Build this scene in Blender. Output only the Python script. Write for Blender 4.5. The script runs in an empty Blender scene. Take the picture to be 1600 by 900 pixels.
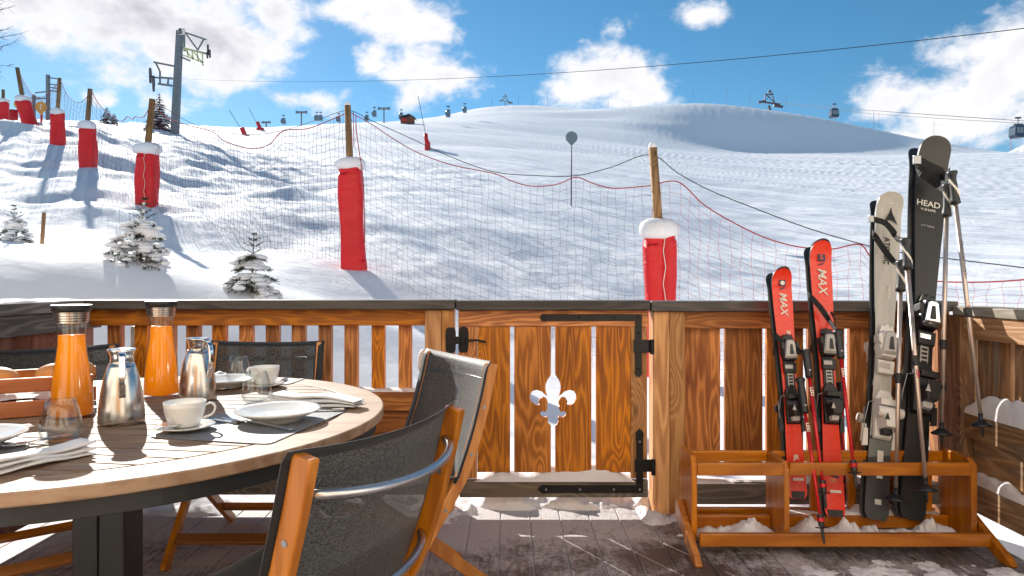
import bpy, bmesh, math, random
import numpy as np
from mathutils import Vector, Matrix, Euler
random.seed(7); rng = np.random.RandomState(3)
S = bpy.context.scene
C = S.collection
H, F, CX, CY = 1.13, 1067.0, 800.0, 438.0
R = math.radians

def P(px, py, Y):                 # point at distance Y seen at a pixel of the photograph
    return Vector(((px-CX)/F*Y, Y, H-(py-CY)/F*Y))
def T(px, py, z=.75):             # point on the horizontal plane z
    Y = F*(H-z)/(py-CY); return Vector(((px-CX)/F*Y, Y, z))

# ------------------------------------------------------------------ node helper
class NT:
    def __init__(s, tree):
        s.t = tree; s.t.nodes.clear()
    def n(s, typ, ins=None, **props):
        nd = s.t.nodes.new(typ)
        for k, v in props.items(): setattr(nd, k, v)
        for k, v in (ins or {}).items():
            if isinstance(v, bpy.types.NodeSocket): s.t.links.new(v, nd.inputs[k])
            else: nd.inputs[k].default_value = v
        return nd
    def m(s, op, a, b=None, c=None, clamp=False):
        ins = {0: a}
        if b is not None: ins[1] = b
        if c is not None: ins[2] = c
        return s.n('ShaderNodeMath', ins, operation=op, use_clamp=clamp).outputs[0]
    def vm(s, op, a, b=None):
        ins = {0: a}
        if b is not None: ins[1] = b
        nd = s.n('ShaderNodeVectorMath', ins, operation=op)
        return nd.outputs['Value'] if op in ('LENGTH', 'DOT_PRODUCT') else nd.outputs[0]
    def noise(s, vec, scale=5, detail=4, rough=.5, dist=0):
        return s.n('ShaderNodeTexNoise', {'Vector': vec, 'Scale': scale, 'Detail': detail, 'Roughness': rough, 'Distortion': dist}).outputs[0]
    def mix(s, f, a, b):
        nd = s.n('ShaderNodeMix', None, data_type='RGBA')
        for i, v in ((0, f), (6, a), (7, b)):
            if isinstance(v, bpy.types.NodeSocket): s.t.links.new(v, nd.inputs[i])
            else: nd.inputs[i].default_value = v if i == 0 else (tuple(v)+(1,))[:4]
        return nd.outputs[2]
    def step(s, v, a, b):
        return s.n('ShaderNodeMapRange', {0: v, 1: a, 2: b, 3: 0.0, 4: 1.0}, interpolation_type='SMOOTHSTEP').outputs[0]
def mat(name):
    m = bpy.data.materials.new(name); m.use_nodes = True
    return m, NT(m.node_tree)
def out(nt, sh): nt.n('ShaderNodeOutputMaterial', {'Surface': sh})
def principled(nt, col, rough=.5, metal=0, bump=None, bstr=.3, bdist=.01, **kw):
    ins = {'Base Color': col if isinstance(col, bpy.types.NodeSocket) else (tuple(col)+(1,))[:4], 'Roughness': rough, 'Metallic': metal}
    ins.update(kw)
    if bump is not None:
        ins['Normal'] = nt.n('ShaderNodeBump', {'Height': bump, 'Strength': bstr, 'Distance': bdist}).outputs[0]
    return nt.n('ShaderNodeBsdfPrincipled', ins).outputs[0]
def plain(name, col, rough=.5, metal=0, var=.12, scale=40, bump=.1, bdist=.002, **kw):
    m, t = mat(name)
    tc = t.n('ShaderNodeTexCoord').outputs['Object']
    nz = t.noise(tc, scale, 5, .6)
    big = t.noise(tc, scale*.12, 3)
    f = t.m('ADD', t.m('MULTIPLY', nz, .6), t.m('MULTIPLY', big, .4))
    c = t.mix(f, [max(0, x*(1-var*2)) for x in col], [min(1, x*(1+var*2)) for x in col])
    rg = t.m('ADD', rough-.1, t.m('MULTIPLY', nz, .2))
    out(t, principled(t, c, rg, metal, nz, bump, bdist, **kw)); return m

def wood(name, dark, light, axis='z', rough=.55, ring=1.0, grey=0, coat=0, knots=True, rs=1.0):
    m, t = mat(name)
    tc = t.n('ShaderNodeTexCoord').outputs['Object']
    oi = t.n('ShaderNodeObjectInfo').outputs['Random']
    off = t.n('ShaderNodeCombineXYZ', {0: t.m('MULTIPLY', oi, 37.0), 1: t.m('MULTIPLY', oi, 91.0), 2: t.m('MULTIPLY', oi, 53.0)}).outputs[0]
    v = t.vm('ADD', tc, off)
    a = {'x': 0, 'y': 1, 'z': 2}[axis]
    def sc(across, along):
        k = [across]*3; k[a] = along; return t.vm('MULTIPLY', v, k)
    n1 = t.noise(sc(7*rs, .75*rs), 1, 2.6, .5, .12)
    vo = t.n('ShaderNodeTexVoronoi', {'Vector': sc(4.6, 1.7), 'Scale': 1.0, 'Randomness': 1.0}).outputs['Distance']
    knot = t.m('SUBTRACT', 1.0, t.step(vo, .02, .30))
    n1k = t.m('ADD', n1, t.m('MULTIPLY', knot, .30 if knots else 0))
    rings = t.m('SINE', t.m('MULTIPLY', n1k, 75.0*ring))
    rings = t.m('MULTIPLY_ADD', rings, .5, .5)
    rings = t.m('POWER', rings, 1.6)
    fib = t.noise(sc(230, 7), 1, 3, .6)
    blot = t.noise(sc(5, 1.2), 1, 4, .6)
    f = t.m('ADD', t.m('MULTIPLY', rings, .50), t.m('MULTIPLY', fib, .5))
    f = t.m('ADD', f, t.m('MULTIPLY', t.m('SUBTRACT', blot, .5), 1.1), clamp=True)
    c = t.mix(f, dark, light)
    core = t.m('SUBTRACT', 1.0, t.step(vo, .03, .085))
    if knots: c = t.mix(t.m('MULTIPLY', core, .8), c, [x*.25 for x in dark])
    if grey:
        g = t.step(t.noise(sc(9, 1.5), 1, 5, .65), .62-grey*.5, .75-grey*.3)
        gg = t.mix(f, (.10, .085, .07), (.30, .27, .235))
        c = t.mix(t.m('MULTIPLY', g, .85), c, gg)
    # each board has its own tone
    hs = t.n('ShaderNodeHueSaturation', {'Color': c, 'Value': t.m('MULTIPLY_ADD', oi, .52, .66), 'Saturation': t.m('MULTIPLY_ADD', t.m('FRACT', t.m('MULTIPLY', oi, 7.3)), .25, .98)})
    hgt = t.m('ADD', t.m('MULTIPLY', rings, .6), fib)
    out(t, principled(t, hs.outputs[0], rough, 0, hgt, .35, .0022, **({'Coat Weight': coat, 'Coat Roughness': .25} if coat else {})))
    return m

WV = wood('railing_wood_upright', (.21,.06,.015), (.80,.34,.115), 'z', rs=1.35)
WX = wood('railing_wood_level', (.22,.062,.015), (.80,.33,.11), 'x', rs=1.4)
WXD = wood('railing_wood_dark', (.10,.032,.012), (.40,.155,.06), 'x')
WVL = wood('post_wood', (.34,.125,.035), (.82,.44,.18), 'z')
WGX = wood('weathered_wood_level', (.13,.095,.07), (.33,.25,.18), 'x', grey=.6, rough=.75)
WGY = wood('weathered_wood_side', (.19,.105,.055), (.52,.34,.21), 'y', grey=.25, rough=.75)
WVG = wood('side_wall_wood', (.22,.10,.045), (.58,.35,.20), 'z', grey=.25)
WLB = wood('left_wall_wood', (.17,.065,.045), (.40,.19,.13), 'z', rough=.7)
WBK = wood('dark_beam_wood', (.055,.053,.052), (.27,.255,.245), 'y', rough=.85, knots=False)
WCAP = wood('dark_cap_wood', (.035,.03,.028), (.115,.10,.09), 'x', rough=.6, knots=False)
WCAPR = wood('pale_cap_wood', (.30,.26,.21), (.62,.56,.47), 'y', rough=.8, knots=False)
WRK = wood('rack_wood', (.42,.12,.014), (.72,.265,.042), 'x', rough=.35, coat=.3, knots=False, ring=.5)
WRZ = wood('rack_wood_upright', (.42,.12,.014), (.72,.265,.042), 'z', rough=.35, coat=.3, knots=False, ring=.5)
WCH = wood('chair_wood', (.36,.12,.025), (.66,.28,.075), 'z', rough=.4, coat=.3, knots=False, ring=.5)
WCH2 = wood('chair_wood_rung', (.28,.10,.02), (.55,.22,.06), 'x', rough=.45, coat=.2, knots=False, ring=.5)
WTB = wood('table_slat_wood', (.25,.15,.095), (.47,.335,.24), 'x', rough=.65, knots=False, ring=.5, rs=1.8)
WTR = wood('table_rim_wood', (.29,.17,.105), (.49,.35,.245), 'x', rough=.65, knots=False, ring=.35, rs=1.6)
WCR = wood('crate_wood', (.30,.09,.03), (.55,.20,.08), 'x', rough=.4, coat=.3, knots=False, ring=.5)
WPL = wood('fence_pole_wood', (.16,.085,.04), (.46,.29,.15), 'z', rough=.8, ring=.6)
BLK = plain('black_iron', (.012,.012,.013), .38, .4, bump=.25, scale=60)
SCRW = plain('bolt_metal', (.35,.35,.36), .35, 1)
def steel():
    m, t = mat('brushed_steel')
    tg = t.n('ShaderNodeTangent', None, direction_type='RADIAL', axis='Z').outputs[0]
    tc = t.n('ShaderNodeTexCoord').outputs['Object']
    nz = t.noise(t.vm('MULTIPLY', tc, (3, 3, 900)), 1, 3)
    out(t, principled(t, t.mix(nz, (.55,.52,.49), (.68,.65,.61)), .21, 1, **{'Anisotropic': .75, 'Tangent': tg})); return m
STEEL = steel()
CHROME = plain('chrome', (.8,.8,.8), .06, 1, var=.02, bump=.0)
ALU = plain('aluminium_tube', (.60,.60,.61), .30, 1, var=.05)
POLE = plain('pole_aluminium', (.62,.50,.42), .32, .75, var=.05)
BPL = plain('black_plastic', (.016,.016,.018), .38, bump=.08)
BSTR = plain('black_webbing', (.010,.010,.011), .8, scale=300, bump=.5)
GPL = plain('grey_plastic', (.55,.52,.49), .35, var=.06)
WPLS = plain('white_plastic', (.80,.75,.69), .38, var=.06)
RSK = plain('red_topsheet', (.84,.035,.008), .28, var=.05, bump=.02, **{'Coat Weight': .25, 'Coat Roughness': .1})
RPO = plain('red_pole_paint', (.62,.015,.02), .25, .2, var=.05)
TXD = plain('navy_print', (.03,.03,.07), .4)
TXW = plain('cream_print', (.80,.74,.64), .4, var=.03)
TXG = plain('gold_print', (.70,.58,.30), .4, var=.03)
TXK = plain('black_print', (.012,.012,.013), .4)
TXR = plain('red_print', (.5,.02,.04), .4)
PORC = plain('porcelain', (.80,.79,.76), .12, var=.015, scale=10, bump=.0, **{'Coat Weight': .5})
CLOTH = plain('napkin_cloth', (.80,.79,.79), .85, var=.03, scale=150, bump=.3, bdist=.001)
MAT_ = plain('placemat_vinyl', (.17,.175,.185), .5, var=.15, scale=260, bump=.35)
TBM = plain('table_steel', (.035,.038,.042), .42, .3, bump=.05)
BUN = plain('bread_crust', (.62,.27,.075), .5, var=.35, scale=22, bump=.3, bdist=.004)
ROPE_R = plain('red_rope', (.42,.03,.03), .8)
NETM = plain('net_cord', (.16,.04,.045), .8)
ROPE_K = plain('black_cable', (.02,.02,.022), .6)
LIFT = plain('galvanised_steel', (.22,.235,.245), .5, .5, var=.15, scale=3)
YEL = plain('yellow_green_paint', (.62,.66,.30), .5)
CAB = plain('cabin_dark', (.035,.06,.10), .2, .2)
ORG = plain('orange_sign_paint', (.78,.38,.06), .5)
SGN = plain('sign_grey', (.20,.24,.26), .45, .3)
STK = plain('marker_pole_paint', (.09,.07,.08), .6)
RED = plain('red_paint', (.65,.02,.02), .4)
HUT = plain('hut_timber', (.22,.07,.04), .8, scale=4)
BARK = plain('bark', (.11,.075,.055), .9, scale=50, bump=.6, bdist=.01)
NEED = plain('spruce_needles', (.050,.062,.030), .7, var=.35, scale=30)
NDRY = plain('dark_needles', (.035,.04,.035), .8, var=.3)

def snow_mat(name, ground=False, tint=(.90,.905,.92)):
    m, t = mat(name)
    tc = t.n('ShaderNodeTexCoord').outputs['Object']
    a = t.noise(tc, 9, 8, .62)
    b = t.noise(tc, 70, 5, .6)
    c = t.noise(tc, 1.1, 6, .6)
    if ground:
        # groomed and skied tracks running down the fall line, fine ridges across them
        cx_ = t.vm('DOT_PRODUCT', tc, (.862,.507,0)); dx_ = t.vm('DOT_PRODUCT', tc, (-.507,.862,0))
        st = t.n('ShaderNodeCombineXYZ', {0: cx_, 1: t.m('MULTIPLY', dx_, .012), 2: 0.0}).outputs[0]
        st2 = t.n('ShaderNodeCombineXYZ', {0: cx_, 1: t.m('MULTIPLY', dx_, .16), 2: 3.0}).outputs[0]
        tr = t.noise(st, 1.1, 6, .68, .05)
        ch = t.noise(st2, 5.5, 6, .68, .2)
        px = t.n('ShaderNodeSeparateXYZ', {0: tc})
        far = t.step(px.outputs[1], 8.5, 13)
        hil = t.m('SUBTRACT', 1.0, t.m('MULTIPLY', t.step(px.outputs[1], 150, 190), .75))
        fp_ = t.n('ShaderNodeTexVoronoi', {'Vector': st2, 'Scale': 2.6}).outputs['Distance']
        foot = t.m('MULTIPLY', t.m('SUBTRACT', t.step(fp_, .05, .28), 1.0), t.step(t.noise(st, .5, 2), .52, .60))
        h = t.m('ADD', t.m('MULTIPLY', c, t.m('MULTIPLY_ADD', far, -.07, .10)), t.m('MULTIPLY', a, .045))
        h = t.m('ADD', h, t.m('MULTIPLY', b, .010))
        h = t.m('ADD', h, t.m('MULTIPLY', t.m('MULTIPLY', far, hil), t.m('ADD', t.m('MULTIPLY', tr, .95), t.m('ADD', t.m('MULTIPLY', ch, .11), t.m('MULTIPLY', foot, .10)))))
        # wind-scoured and skied-out bands: rough lumps that throw little shadows
        st3 = t.n('ShaderNodeCombineXYZ', {0: cx_, 1: t.m('MULTIPLY', dx_, .55), 2: 7.0}).outputs[0]
        band = t.step(t.noise(t.n('ShaderNodeCombineXYZ', {0: cx_, 1: t.m('MULTIPLY', dx_, .02), 2: 5.0}).outputs[0], .55, 4, .65), .44, .58)
        lump = t.noise(st3, 2.4, 8, .68)
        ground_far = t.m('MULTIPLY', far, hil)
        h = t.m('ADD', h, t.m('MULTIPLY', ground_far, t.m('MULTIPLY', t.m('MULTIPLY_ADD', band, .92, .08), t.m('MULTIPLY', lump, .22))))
        pk_shade = t.m('MULTIPLY', ground_far, t.step(tr, .49, .57))
        tint = t.mix(t.m('MULTIPLY', pk_shade, .85), tint, (.71,.745,.80))  # packed snow, its bluish tint also painting in shade along the tracks
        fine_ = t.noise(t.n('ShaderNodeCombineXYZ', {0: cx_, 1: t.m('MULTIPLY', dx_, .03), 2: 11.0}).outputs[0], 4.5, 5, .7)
        tint = t.mix(t.m('MULTIPLY', ground_far, t.step(fine_, .52, .60)), tint, (.70,.74,.805))  # finer streaks of the same painted track shade
        near = t.m('SUBTRACT', 1.0, t.m('MULTIPLY', t.m('SUBTRACT', 1.0, t.step(px.outputs[1], 6.5, 9)), .6))
        h = t.m('MULTIPLY', h, near)
        bd, bs = .38, .75
    else:
        h = t.m('ADD', a, t.m('MULTIPLY', b, .25)); bd, bs = .02, .6
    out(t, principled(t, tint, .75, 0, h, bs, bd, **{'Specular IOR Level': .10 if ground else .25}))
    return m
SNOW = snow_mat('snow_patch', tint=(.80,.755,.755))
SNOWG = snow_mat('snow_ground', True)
SNOWC = snow_mat('snow_cap', tint=(.84,.845,.86))

def deck_mat():
    m, t = mat('frosted_deck_wood')
    tc = t.n('ShaderNodeTexCoord').outputs['Object']
    sep = t.n('ShaderNodeSeparateXYZ', {0: tc})
    g = t.noise(t.vm('MULTIPLY', tc, (160, 5, 1)), 1, 3, .6)
    base = t.mix(g, (.045,.03,.027), (.15,.105,.09))
    grid = t.vm('MULTIPLY', tc, (60, 16, 1))
    n1 = t.noise(tc, 2.3, 8, .66, .3); n2 = t.noise(grid, 1, 6, .72, .5); n3 = t.noise(tc, 38, 6, .75)
    f = t.m('ADD', t.m('MULTIPLY', n1, .55), t.m('ADD', t.m('MULTIPLY', n2, .23), t.m('MULTIPLY', n3, .22)))
    f = t.m('ADD', f, t.m('MULTIPLY', t.step(sep.outputs[1], 2.75, 3.25), .10))
    f = t.m('ADD', f, t.m('MULTIPLY', t.m('SUBTRACT', 1.0, t.step(sep.outputs[0], -.6, .25)), .035))
    fr = t.step(f, .445, .59)
    c = t.mix(t.m('MULTIPLY', fr, .88), base, (.63,.575,.565))
    out(t, principled(t, c, t.m('MULTIPLY_ADD', fr, .3, .42), 0, t.m('ADD', f, t.m('MULTIPLY', g, .1)), .7, .02))
    return m
DECK = deck_mat()

def pad_mat():
    m, t = mat('red_padding_vinyl')
    tc = t.n('ShaderNodeTexCoord').outputs['Object']
    wr = t.noise(t.vm('MULTIPLY', tc, (3, 3, 9)), 1, 6, .6, .8)
    c = t.mix(t.noise(tc, 4, 4), (.68,.012,.022), (.90,.05,.05))
    p = principled(t, c, .38, 0, wr, .5, .05)
    tr = t.n('ShaderNodeBsdfTranslucent', {'Color': (.9,.03,.03,1)}).outputs[0]
    out(t, t.n('ShaderNodeMixShader', {0: .35, 1: p, 2: tr}).outputs[0]); return m
PAD = pad_mat()

def fabric_mat(name, alpha, hem=False):
    m, t = mat(name)
    tc = t.n('ShaderNodeTexCoord').outputs['Object']
    w1 = t.noise(t.vm('MULTIPLY', tc, (900, 300, 240)), 1, 2, .6)
    w2 = t.noise(t.vm('MULTIPLY', tc, (120, 500, 900)), 1, 2, .6)
    f = t.step(t.m('ADD', w1, w2), .92, 1.26)
    c = t.mix(f, (.018,.021,.024), (.20,.20,.185)) if not hem else t.mix(f, (.012,.013,.015), (.03,.032,.036))
    p = principled(t, c, .55, 0, f, .4, .001, **{'Sheen Weight': .3})
    tl = t.n('ShaderNodeBsdfTranslucent', {'Color': c}).outputs[0]
    s = t.n('ShaderNodeMixShader', {0: .25, 1: p, 2: tl}).outputs[0]
    if not hem:
        holes = t.m('MULTIPLY_ADD', t.step(w1, .35, .65), .16, .25)
        s = t.n('ShaderNodeMixShader', {0: t.m('MULTIPLY', holes, alpha), 1: s, 2: t.n('ShaderNodeBsdfTransparent').outputs[0]}).outputs[0]
    out(t, s); return m
FAB = fabric_mat('sling_mesh_fabric', .75)
HEM = fabric_mat('sling_hem_fabric', 0, True)

def thin_glass():
    m, t = mat('clear_glass')
    fr = t.n('ShaderNodeFresnel', {'IOR': 1.5}).outputs[0]
    lw = t.n('ShaderNodeLayerWeight', {'Blend': .35}).outputs['Facing']
    gl = t.n('ShaderNodeBsdfGlossy', {'Color': (1,1,1,1), 'Roughness': .02}).outputs[0]
    tr = t.n('ShaderNodeBsdfTransparent', {'Color': t.mix(t.m('POWER', lw, 2.0), (.975,.985,.98), (.55,.60,.60))}).outputs[0]
    f = t.m('MULTIPLY_ADD', t.m('POWER', lw, 2.6), .75, .045, clamp=True)
    out(t, t.n('ShaderNodeMixShader', {0: f, 1: tr, 2: gl}).outputs[0]); return m
GLASS = thin_glass()
def juice():
    m, t = mat('orange_juice')
    tc = t.n('ShaderNodeTexCoord').outputs['Object']
    c = t.mix(t.noise(tc, 12, 4), (1.0,.36,.008), (1.0,.50,.025))
    p = principled(t, c, .15)
    tl = t.n('ShaderNodeBsdfTranslucent', {'Color': (1,.55,.03,1)}).outputs[0]
    out(t, t.n('ShaderNodeMixShader', {0: .62, 1: p, 2: tl}).outputs[0]); return m
JUICE = juice()

def zramp(name, stops, rough=.3, **kw):        # topsheet colour by position along the ski (printed bands)
    m, t = mat(name)
    tc = t.n('ShaderNodeTexCoord').outputs['Object']
    s = t.n('ShaderNodeSeparateXYZ', {0: tc})
    z = t.m('ADD', s.outputs[2], t.m('MULTIPLY', s.outputs[0], -.25))
    c = (tuple(stops[0][1])+(1,))
    for zz, col in stops[1:]:
        k = t.m('GREATER_THAN', z, zz)
        c = t.mix(k, c, col)
    nz = t.noise(t.vm('MULTIPLY', tc, (60, 60, 4)), 1, 4)
    c = t.n('ShaderNodeHueSaturation', {'Color': c, 'Value': t.m('MULTIPLY_ADD', nz, .5, .75)}).outputs[0]
    out(t, principled(t, c, rough, **kw)); return m
GSK = zramp('grey_topsheet', [(0, (.045,.047,.05)), (.27, (.17,.18,.175)), (.35, (.045,.05,.055)), (.365, (.34,.34,.33)), (.40, (.50,.47,.42))], .28)
HSK = zramp('dark_topsheet', [(0, (.006,.007,.008)), (.95, (.018,.016,.014)), (1.50, (.030,.026,.023))], .34)

# ------------------------------------------------------------------ mesh helper
class MB:
    def __init__(s): s.v = []; s.f = []; s.m = []
    def add(s, vs, fs, mi=0):
        o = len(s.v); s.v += [tuple(v) for v in vs]
        s.f += [tuple(i+o for i in f) for f in fs]; s.m += [mi]*len(fs); return s
    def box(s, x0, x1, y0, y1, z0, z1, mi=0):
        v = [(x, y, z) for z in (z0, z1) for y in (y0, y1) for x in (x0, x1)]
        return s.add(v, [(0,2,3,1), (4,5,7,6), (0,1,5,4), (2,6,7,3), (0,4,6,2), (1,3,7,5)], mi)
    def bar(s, p0, p1, w, t, side=None, mi=0, w1=None, t1=None):   # w across 'side', t along the third axis
        p0 = Vector(p0); p1 = Vector(p1); d = (p1-p0).normalized()
        side = Vector(side) if side else (Vector((1,0,0)) if abs(d.x) < .9 else Vector((0,1,0)))
        side = (side-d*side.dot(d)).normalized(); n = d.cross(side)
        vs = []
        for p, ww, tt in ((p0, w, t), (p1, w1 or w, t1 or t)):
            for a, b in ((-1,-1), (1,-1), (1,1), (-1,1)): vs.append(p+side*(a*ww/2)+n*(b*tt/2))
        return s.add(vs, [(0,3,2,1), (4,5,6,7), (0,1,5,4), (1,2,6,5), (2,3,7,6), (3,0,4,7)], mi)
    def path(s, pts, w, t, side, mi=0):                # rectangular section following a path
        pts = [Vector(p) for p in pts]; side = Vector(side).normalized(); vs = []; n = len(pts)
        for i, p in enumerate(pts):
            d = (pts[min(i+1, n-1)]-pts[max(i-1, 0)]).normalized()
            sd = (side-d*side.dot(d)).normalized(); nn = d.cross(sd)
            for a, b in ((-1,-1), (1,-1), (1,1), (-1,1)): vs.append(p+sd*(a*w/2)+nn*(b*t/2))
        fs = [(0,3,2,1), tuple(4*(n-1)+k for k in range(4))]
        for i in range(n-1):
            for k in range(4):
                a = 4*i+k; b = 4*i+(k+1) % 4; fs.append((a, b, b+4, a+4))
        return s.add(vs, fs, mi)
    def tube(s, pts, r, n=8, mi=0, cap=True):
        pts = [Vector(p) for p in pts]; m = len(pts); vs = []; up = None
        for i, p in enumerate(pts):
            d = (pts[min(i+1, m-1)]-pts[max(i-1, 0)])
            d = d.normalized() if d.length > 1e-9 else Vector((0,0,1))
            if up is None:
                up = Vector((0,0,1)) if abs(d.z) < .9 else Vector((1,0,0))
            a = up-d*up.dot(d); a = a.normalized() if a.length > 1e-6 else d.orthogonal().normalized()
            up = a; b = d.cross(a); rr = r[i] if isinstance(r, (list, tuple)) else r
            for k in range(n):
                t = 2*math.pi*k/n; vs.append(p+a*(rr*math.cos(t))+b*(rr*math.sin(t)))
        fs = []
        for i in range(m-1):
            for k in range(n):
                a = i*n+k; b = i*n+(k+1) % n; fs.append((a, b, b+n, a+n))
        if cap: fs += [tuple(range(n-1, -1, -1)), tuple((m-1)*n+k for k in range(n))]
        return s.add(vs, fs, mi)
    def lathe(s, prof, c=(0,0,0), n=40, mi=0, sx=1, sy=1, fn=None):
        vs = []; c = Vector(c)
        for r, z in prof:
            for k in range(n):
                t = 2*math.pi*k/n; rr = r*(fn(t, z) if fn else 1)
                vs.append(c+Vector((rr*math.cos(t)*sx, rr*math.sin(t)*sy, z)))
        fs = []
        for i in range(len(prof)-1):
            for k in range(n):
                a = i*n+k; b = i*n+(k+1) % n; fs.append((a, b, b+n, a+n))
        fs += [tuple(range(n-1, -1, -1)), tuple((len(prof)-1)*n+k for k in range(n))]
        return s.add(vs, fs, mi)
    def prism(s, poly, fr, t0, t1, mi=0, tp=1.0):      # poly (u,v) on frame (o,u,v), extruded along w from t0 to t1; tp tapers the far cap
        o, u, v = [Vector(a) for a in fr]; w = u.cross(v).normalized(); n = len(poly)
        cu = sum(a for a, b in poly)/n; cv = sum(b for a, b in poly)/n
        vs = [o+u*a+v*b+w*t0 for a, b in poly]+[o+u*(cu+(a-cu)*tp)+v*(cv+(b-cv)*tp)+w*t1 for a, b in poly]
        fs = [tuple(range(n-1, -1, -1)), tuple(range(n, 2*n))]+[(i, (i+1) % n, (i+1) % n+n, i+n) for i in range(n)]
        return s.add(vs, fs, mi)
    def grid(s, fn, nu, nv, mi=0, close=False):
        vs = [fn(i/nu, j/nv) for j in range(nv+1) for i in range(nu+1)]
        fs = [(j*(nu+1)+i, j*(nu+1)+i+1, (j+1)*(nu+1)+i+1, (j+1)*(nu+1)+i) for j in range(nv) for i in range(nu)]
        return s.add(vs, fs, mi)
    def blob(s, c, rx, ry, rz, n=10, jit=.12, mi=0):
        vs = []; c = Vector(c); m = max(5, n//2+1)
        for i in range(1, m):
            ph = math.pi*i/m
            for k in range(n):
                t = 2*math.pi*k/n; j = 1+random.uniform(-jit, jit)
                vs.append(c+Vector((rx*math.sin(ph)*math.cos(t)*j, ry*math.sin(ph)*math.sin(t)*j, rz*math.cos(ph)*j)))
        top = len(vs); vs.append(c+Vector((0,0,rz))); vs.append(c-Vector((0,0,rz)))
        fs = []
        for i in range(m-2):
            for k in range(n):
                a = i*n+k; b = i*n+(k+1) % n; fs.append((a, a+n, b+n, b))
        for k in range(n):
            fs.append((top, k, (k+1) % n)); l = (m-2)*n; fs.append((top+1, l+(k+1) % n, l+k))
        return s.add(vs, fs, mi)
    def obj(s, name, mats, parent=None, world=True, bevel=0, smooth=False, sub=0, solid=0):
        me = bpy.data.meshes.new(name)
        vs = s.v
        if parent is not None and world:
            inv = wm(parent).inverted(); vs = [inv @ Vector(v) for v in vs]
        me.from_pydata([tuple(v) for v in vs], [], s.f)
        for mm in (mats if isinstance(mats, (list, tuple)) else [mats]): me.materials.append(mm)
        me.polygons.foreach_set('material_index', s.m)
        if smooth: me.polygons.foreach_set('use_smooth', [True]*len(s.f))
        me.update()
        bm = bmesh.new(); bm.from_mesh(me); bmesh.ops.recalc_face_normals(bm, faces=bm.faces); bm.to_mesh(me); bm.free()
        o = bpy.data.objects.new(name, me); C.objects.link(o)
        if parent is not None: o.parent = parent
        if solid:
            q = o.modifiers.new('solid', 'SOLIDIFY'); q.thickness = solid; q.offset = 0
        if bevel:
            q = o.modifiers.new('bevel', 'BEVEL'); q.width = bevel; q.segments = 2; q.limit_method = 'ANGLE'; q.angle_limit = R(40)
        if sub:
            q = o.modifiers.new('sub', 'SUBSURF'); q.levels = sub; q.render_levels = sub
        if smooth == 'auto':
            pass
        return o
def wm(o):
    m = o.matrix_basis.copy()
    while o.parent is not None:
        o = o.parent; m = o.matrix_basis @ m
    return m
def tag(o, label=None, cat=None, group=None, kind=None):
    if label: o['label'] = label
    if cat: o['category'] = cat
    if group: o['group'] = group
    if kind: o['kind'] = kind
    return o
def empty(name, loc, label, cat, group=None, rot=(0,0,0)):
    o = bpy.data.objects.new(name, None); C.objects.link(o)
    o.location = loc; o.rotation_euler = rot; o.empty_display_size = .1
    return tag(o, label, cat, group)
def children(o): return [c for c in list(bpy.data.objects) if c.parent == o]
def copy_tree(o, parent=None):
    c = o.copy(); C.objects.link(c); c.parent = parent
    for ch in children(o): copy_tree(ch, c)
    return c
def text(s, size, M, material, parent, name='lettering', shear=0, th=.0004, bold=0):
    cu = bpy.data.curves.new('txt', 'FONT'); cu.body = s; cu.size = size; cu.shear = shear
    cu.extrude = th; cu.offset = bold; cu.align_x = 'CENTER'; cu.align_y = 'CENTER'
    t = bpy.data.objects.new('txt', cu); C.objects.link(t)
    bpy.context.view_layer.update()
    me = bpy.data.meshes.new_from_object(t.evaluated_get(bpy.context.evaluated_depsgraph_get()))
    bpy.data.objects.remove(t); bpy.data.curves.remove(cu)
    me.transform(M); me.name = name; me.materials.clear(); me.materials.append(material)
    o = bpy.data.objects.new(name, me); C.objects.link(o); o.parent = parent
    return o

# ------------------------------------------------------------------ noise in numpy
_perm = rng.rand(512, 512)
def vnoise(x, y):
    xi = np.floor(x).astype(int); yi = np.floor(y).astype(int); fx = x-xi; fy = y-yi
    fx = fx*fx*(3-2*fx); fy = fy*fy*(3-2*fy)
    g = lambda a, b: _perm[a % 512, b % 512]
    return (g(xi, yi)*(1-fx)+g(xi+1, yi)*fx)*(1-fy)+(g(xi, yi+1)*(1-fx)+g(xi+1, yi+1)*fx)*fy-.5
def fbm(x, y, o=4, p=.5):
    s = 0; a = 1
    for i in range(o):
        s = s+a*vnoise(x+17.3*i, y-9.1*i); x = x*2.03; y = y*2.03; a *= p
    return s

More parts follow.
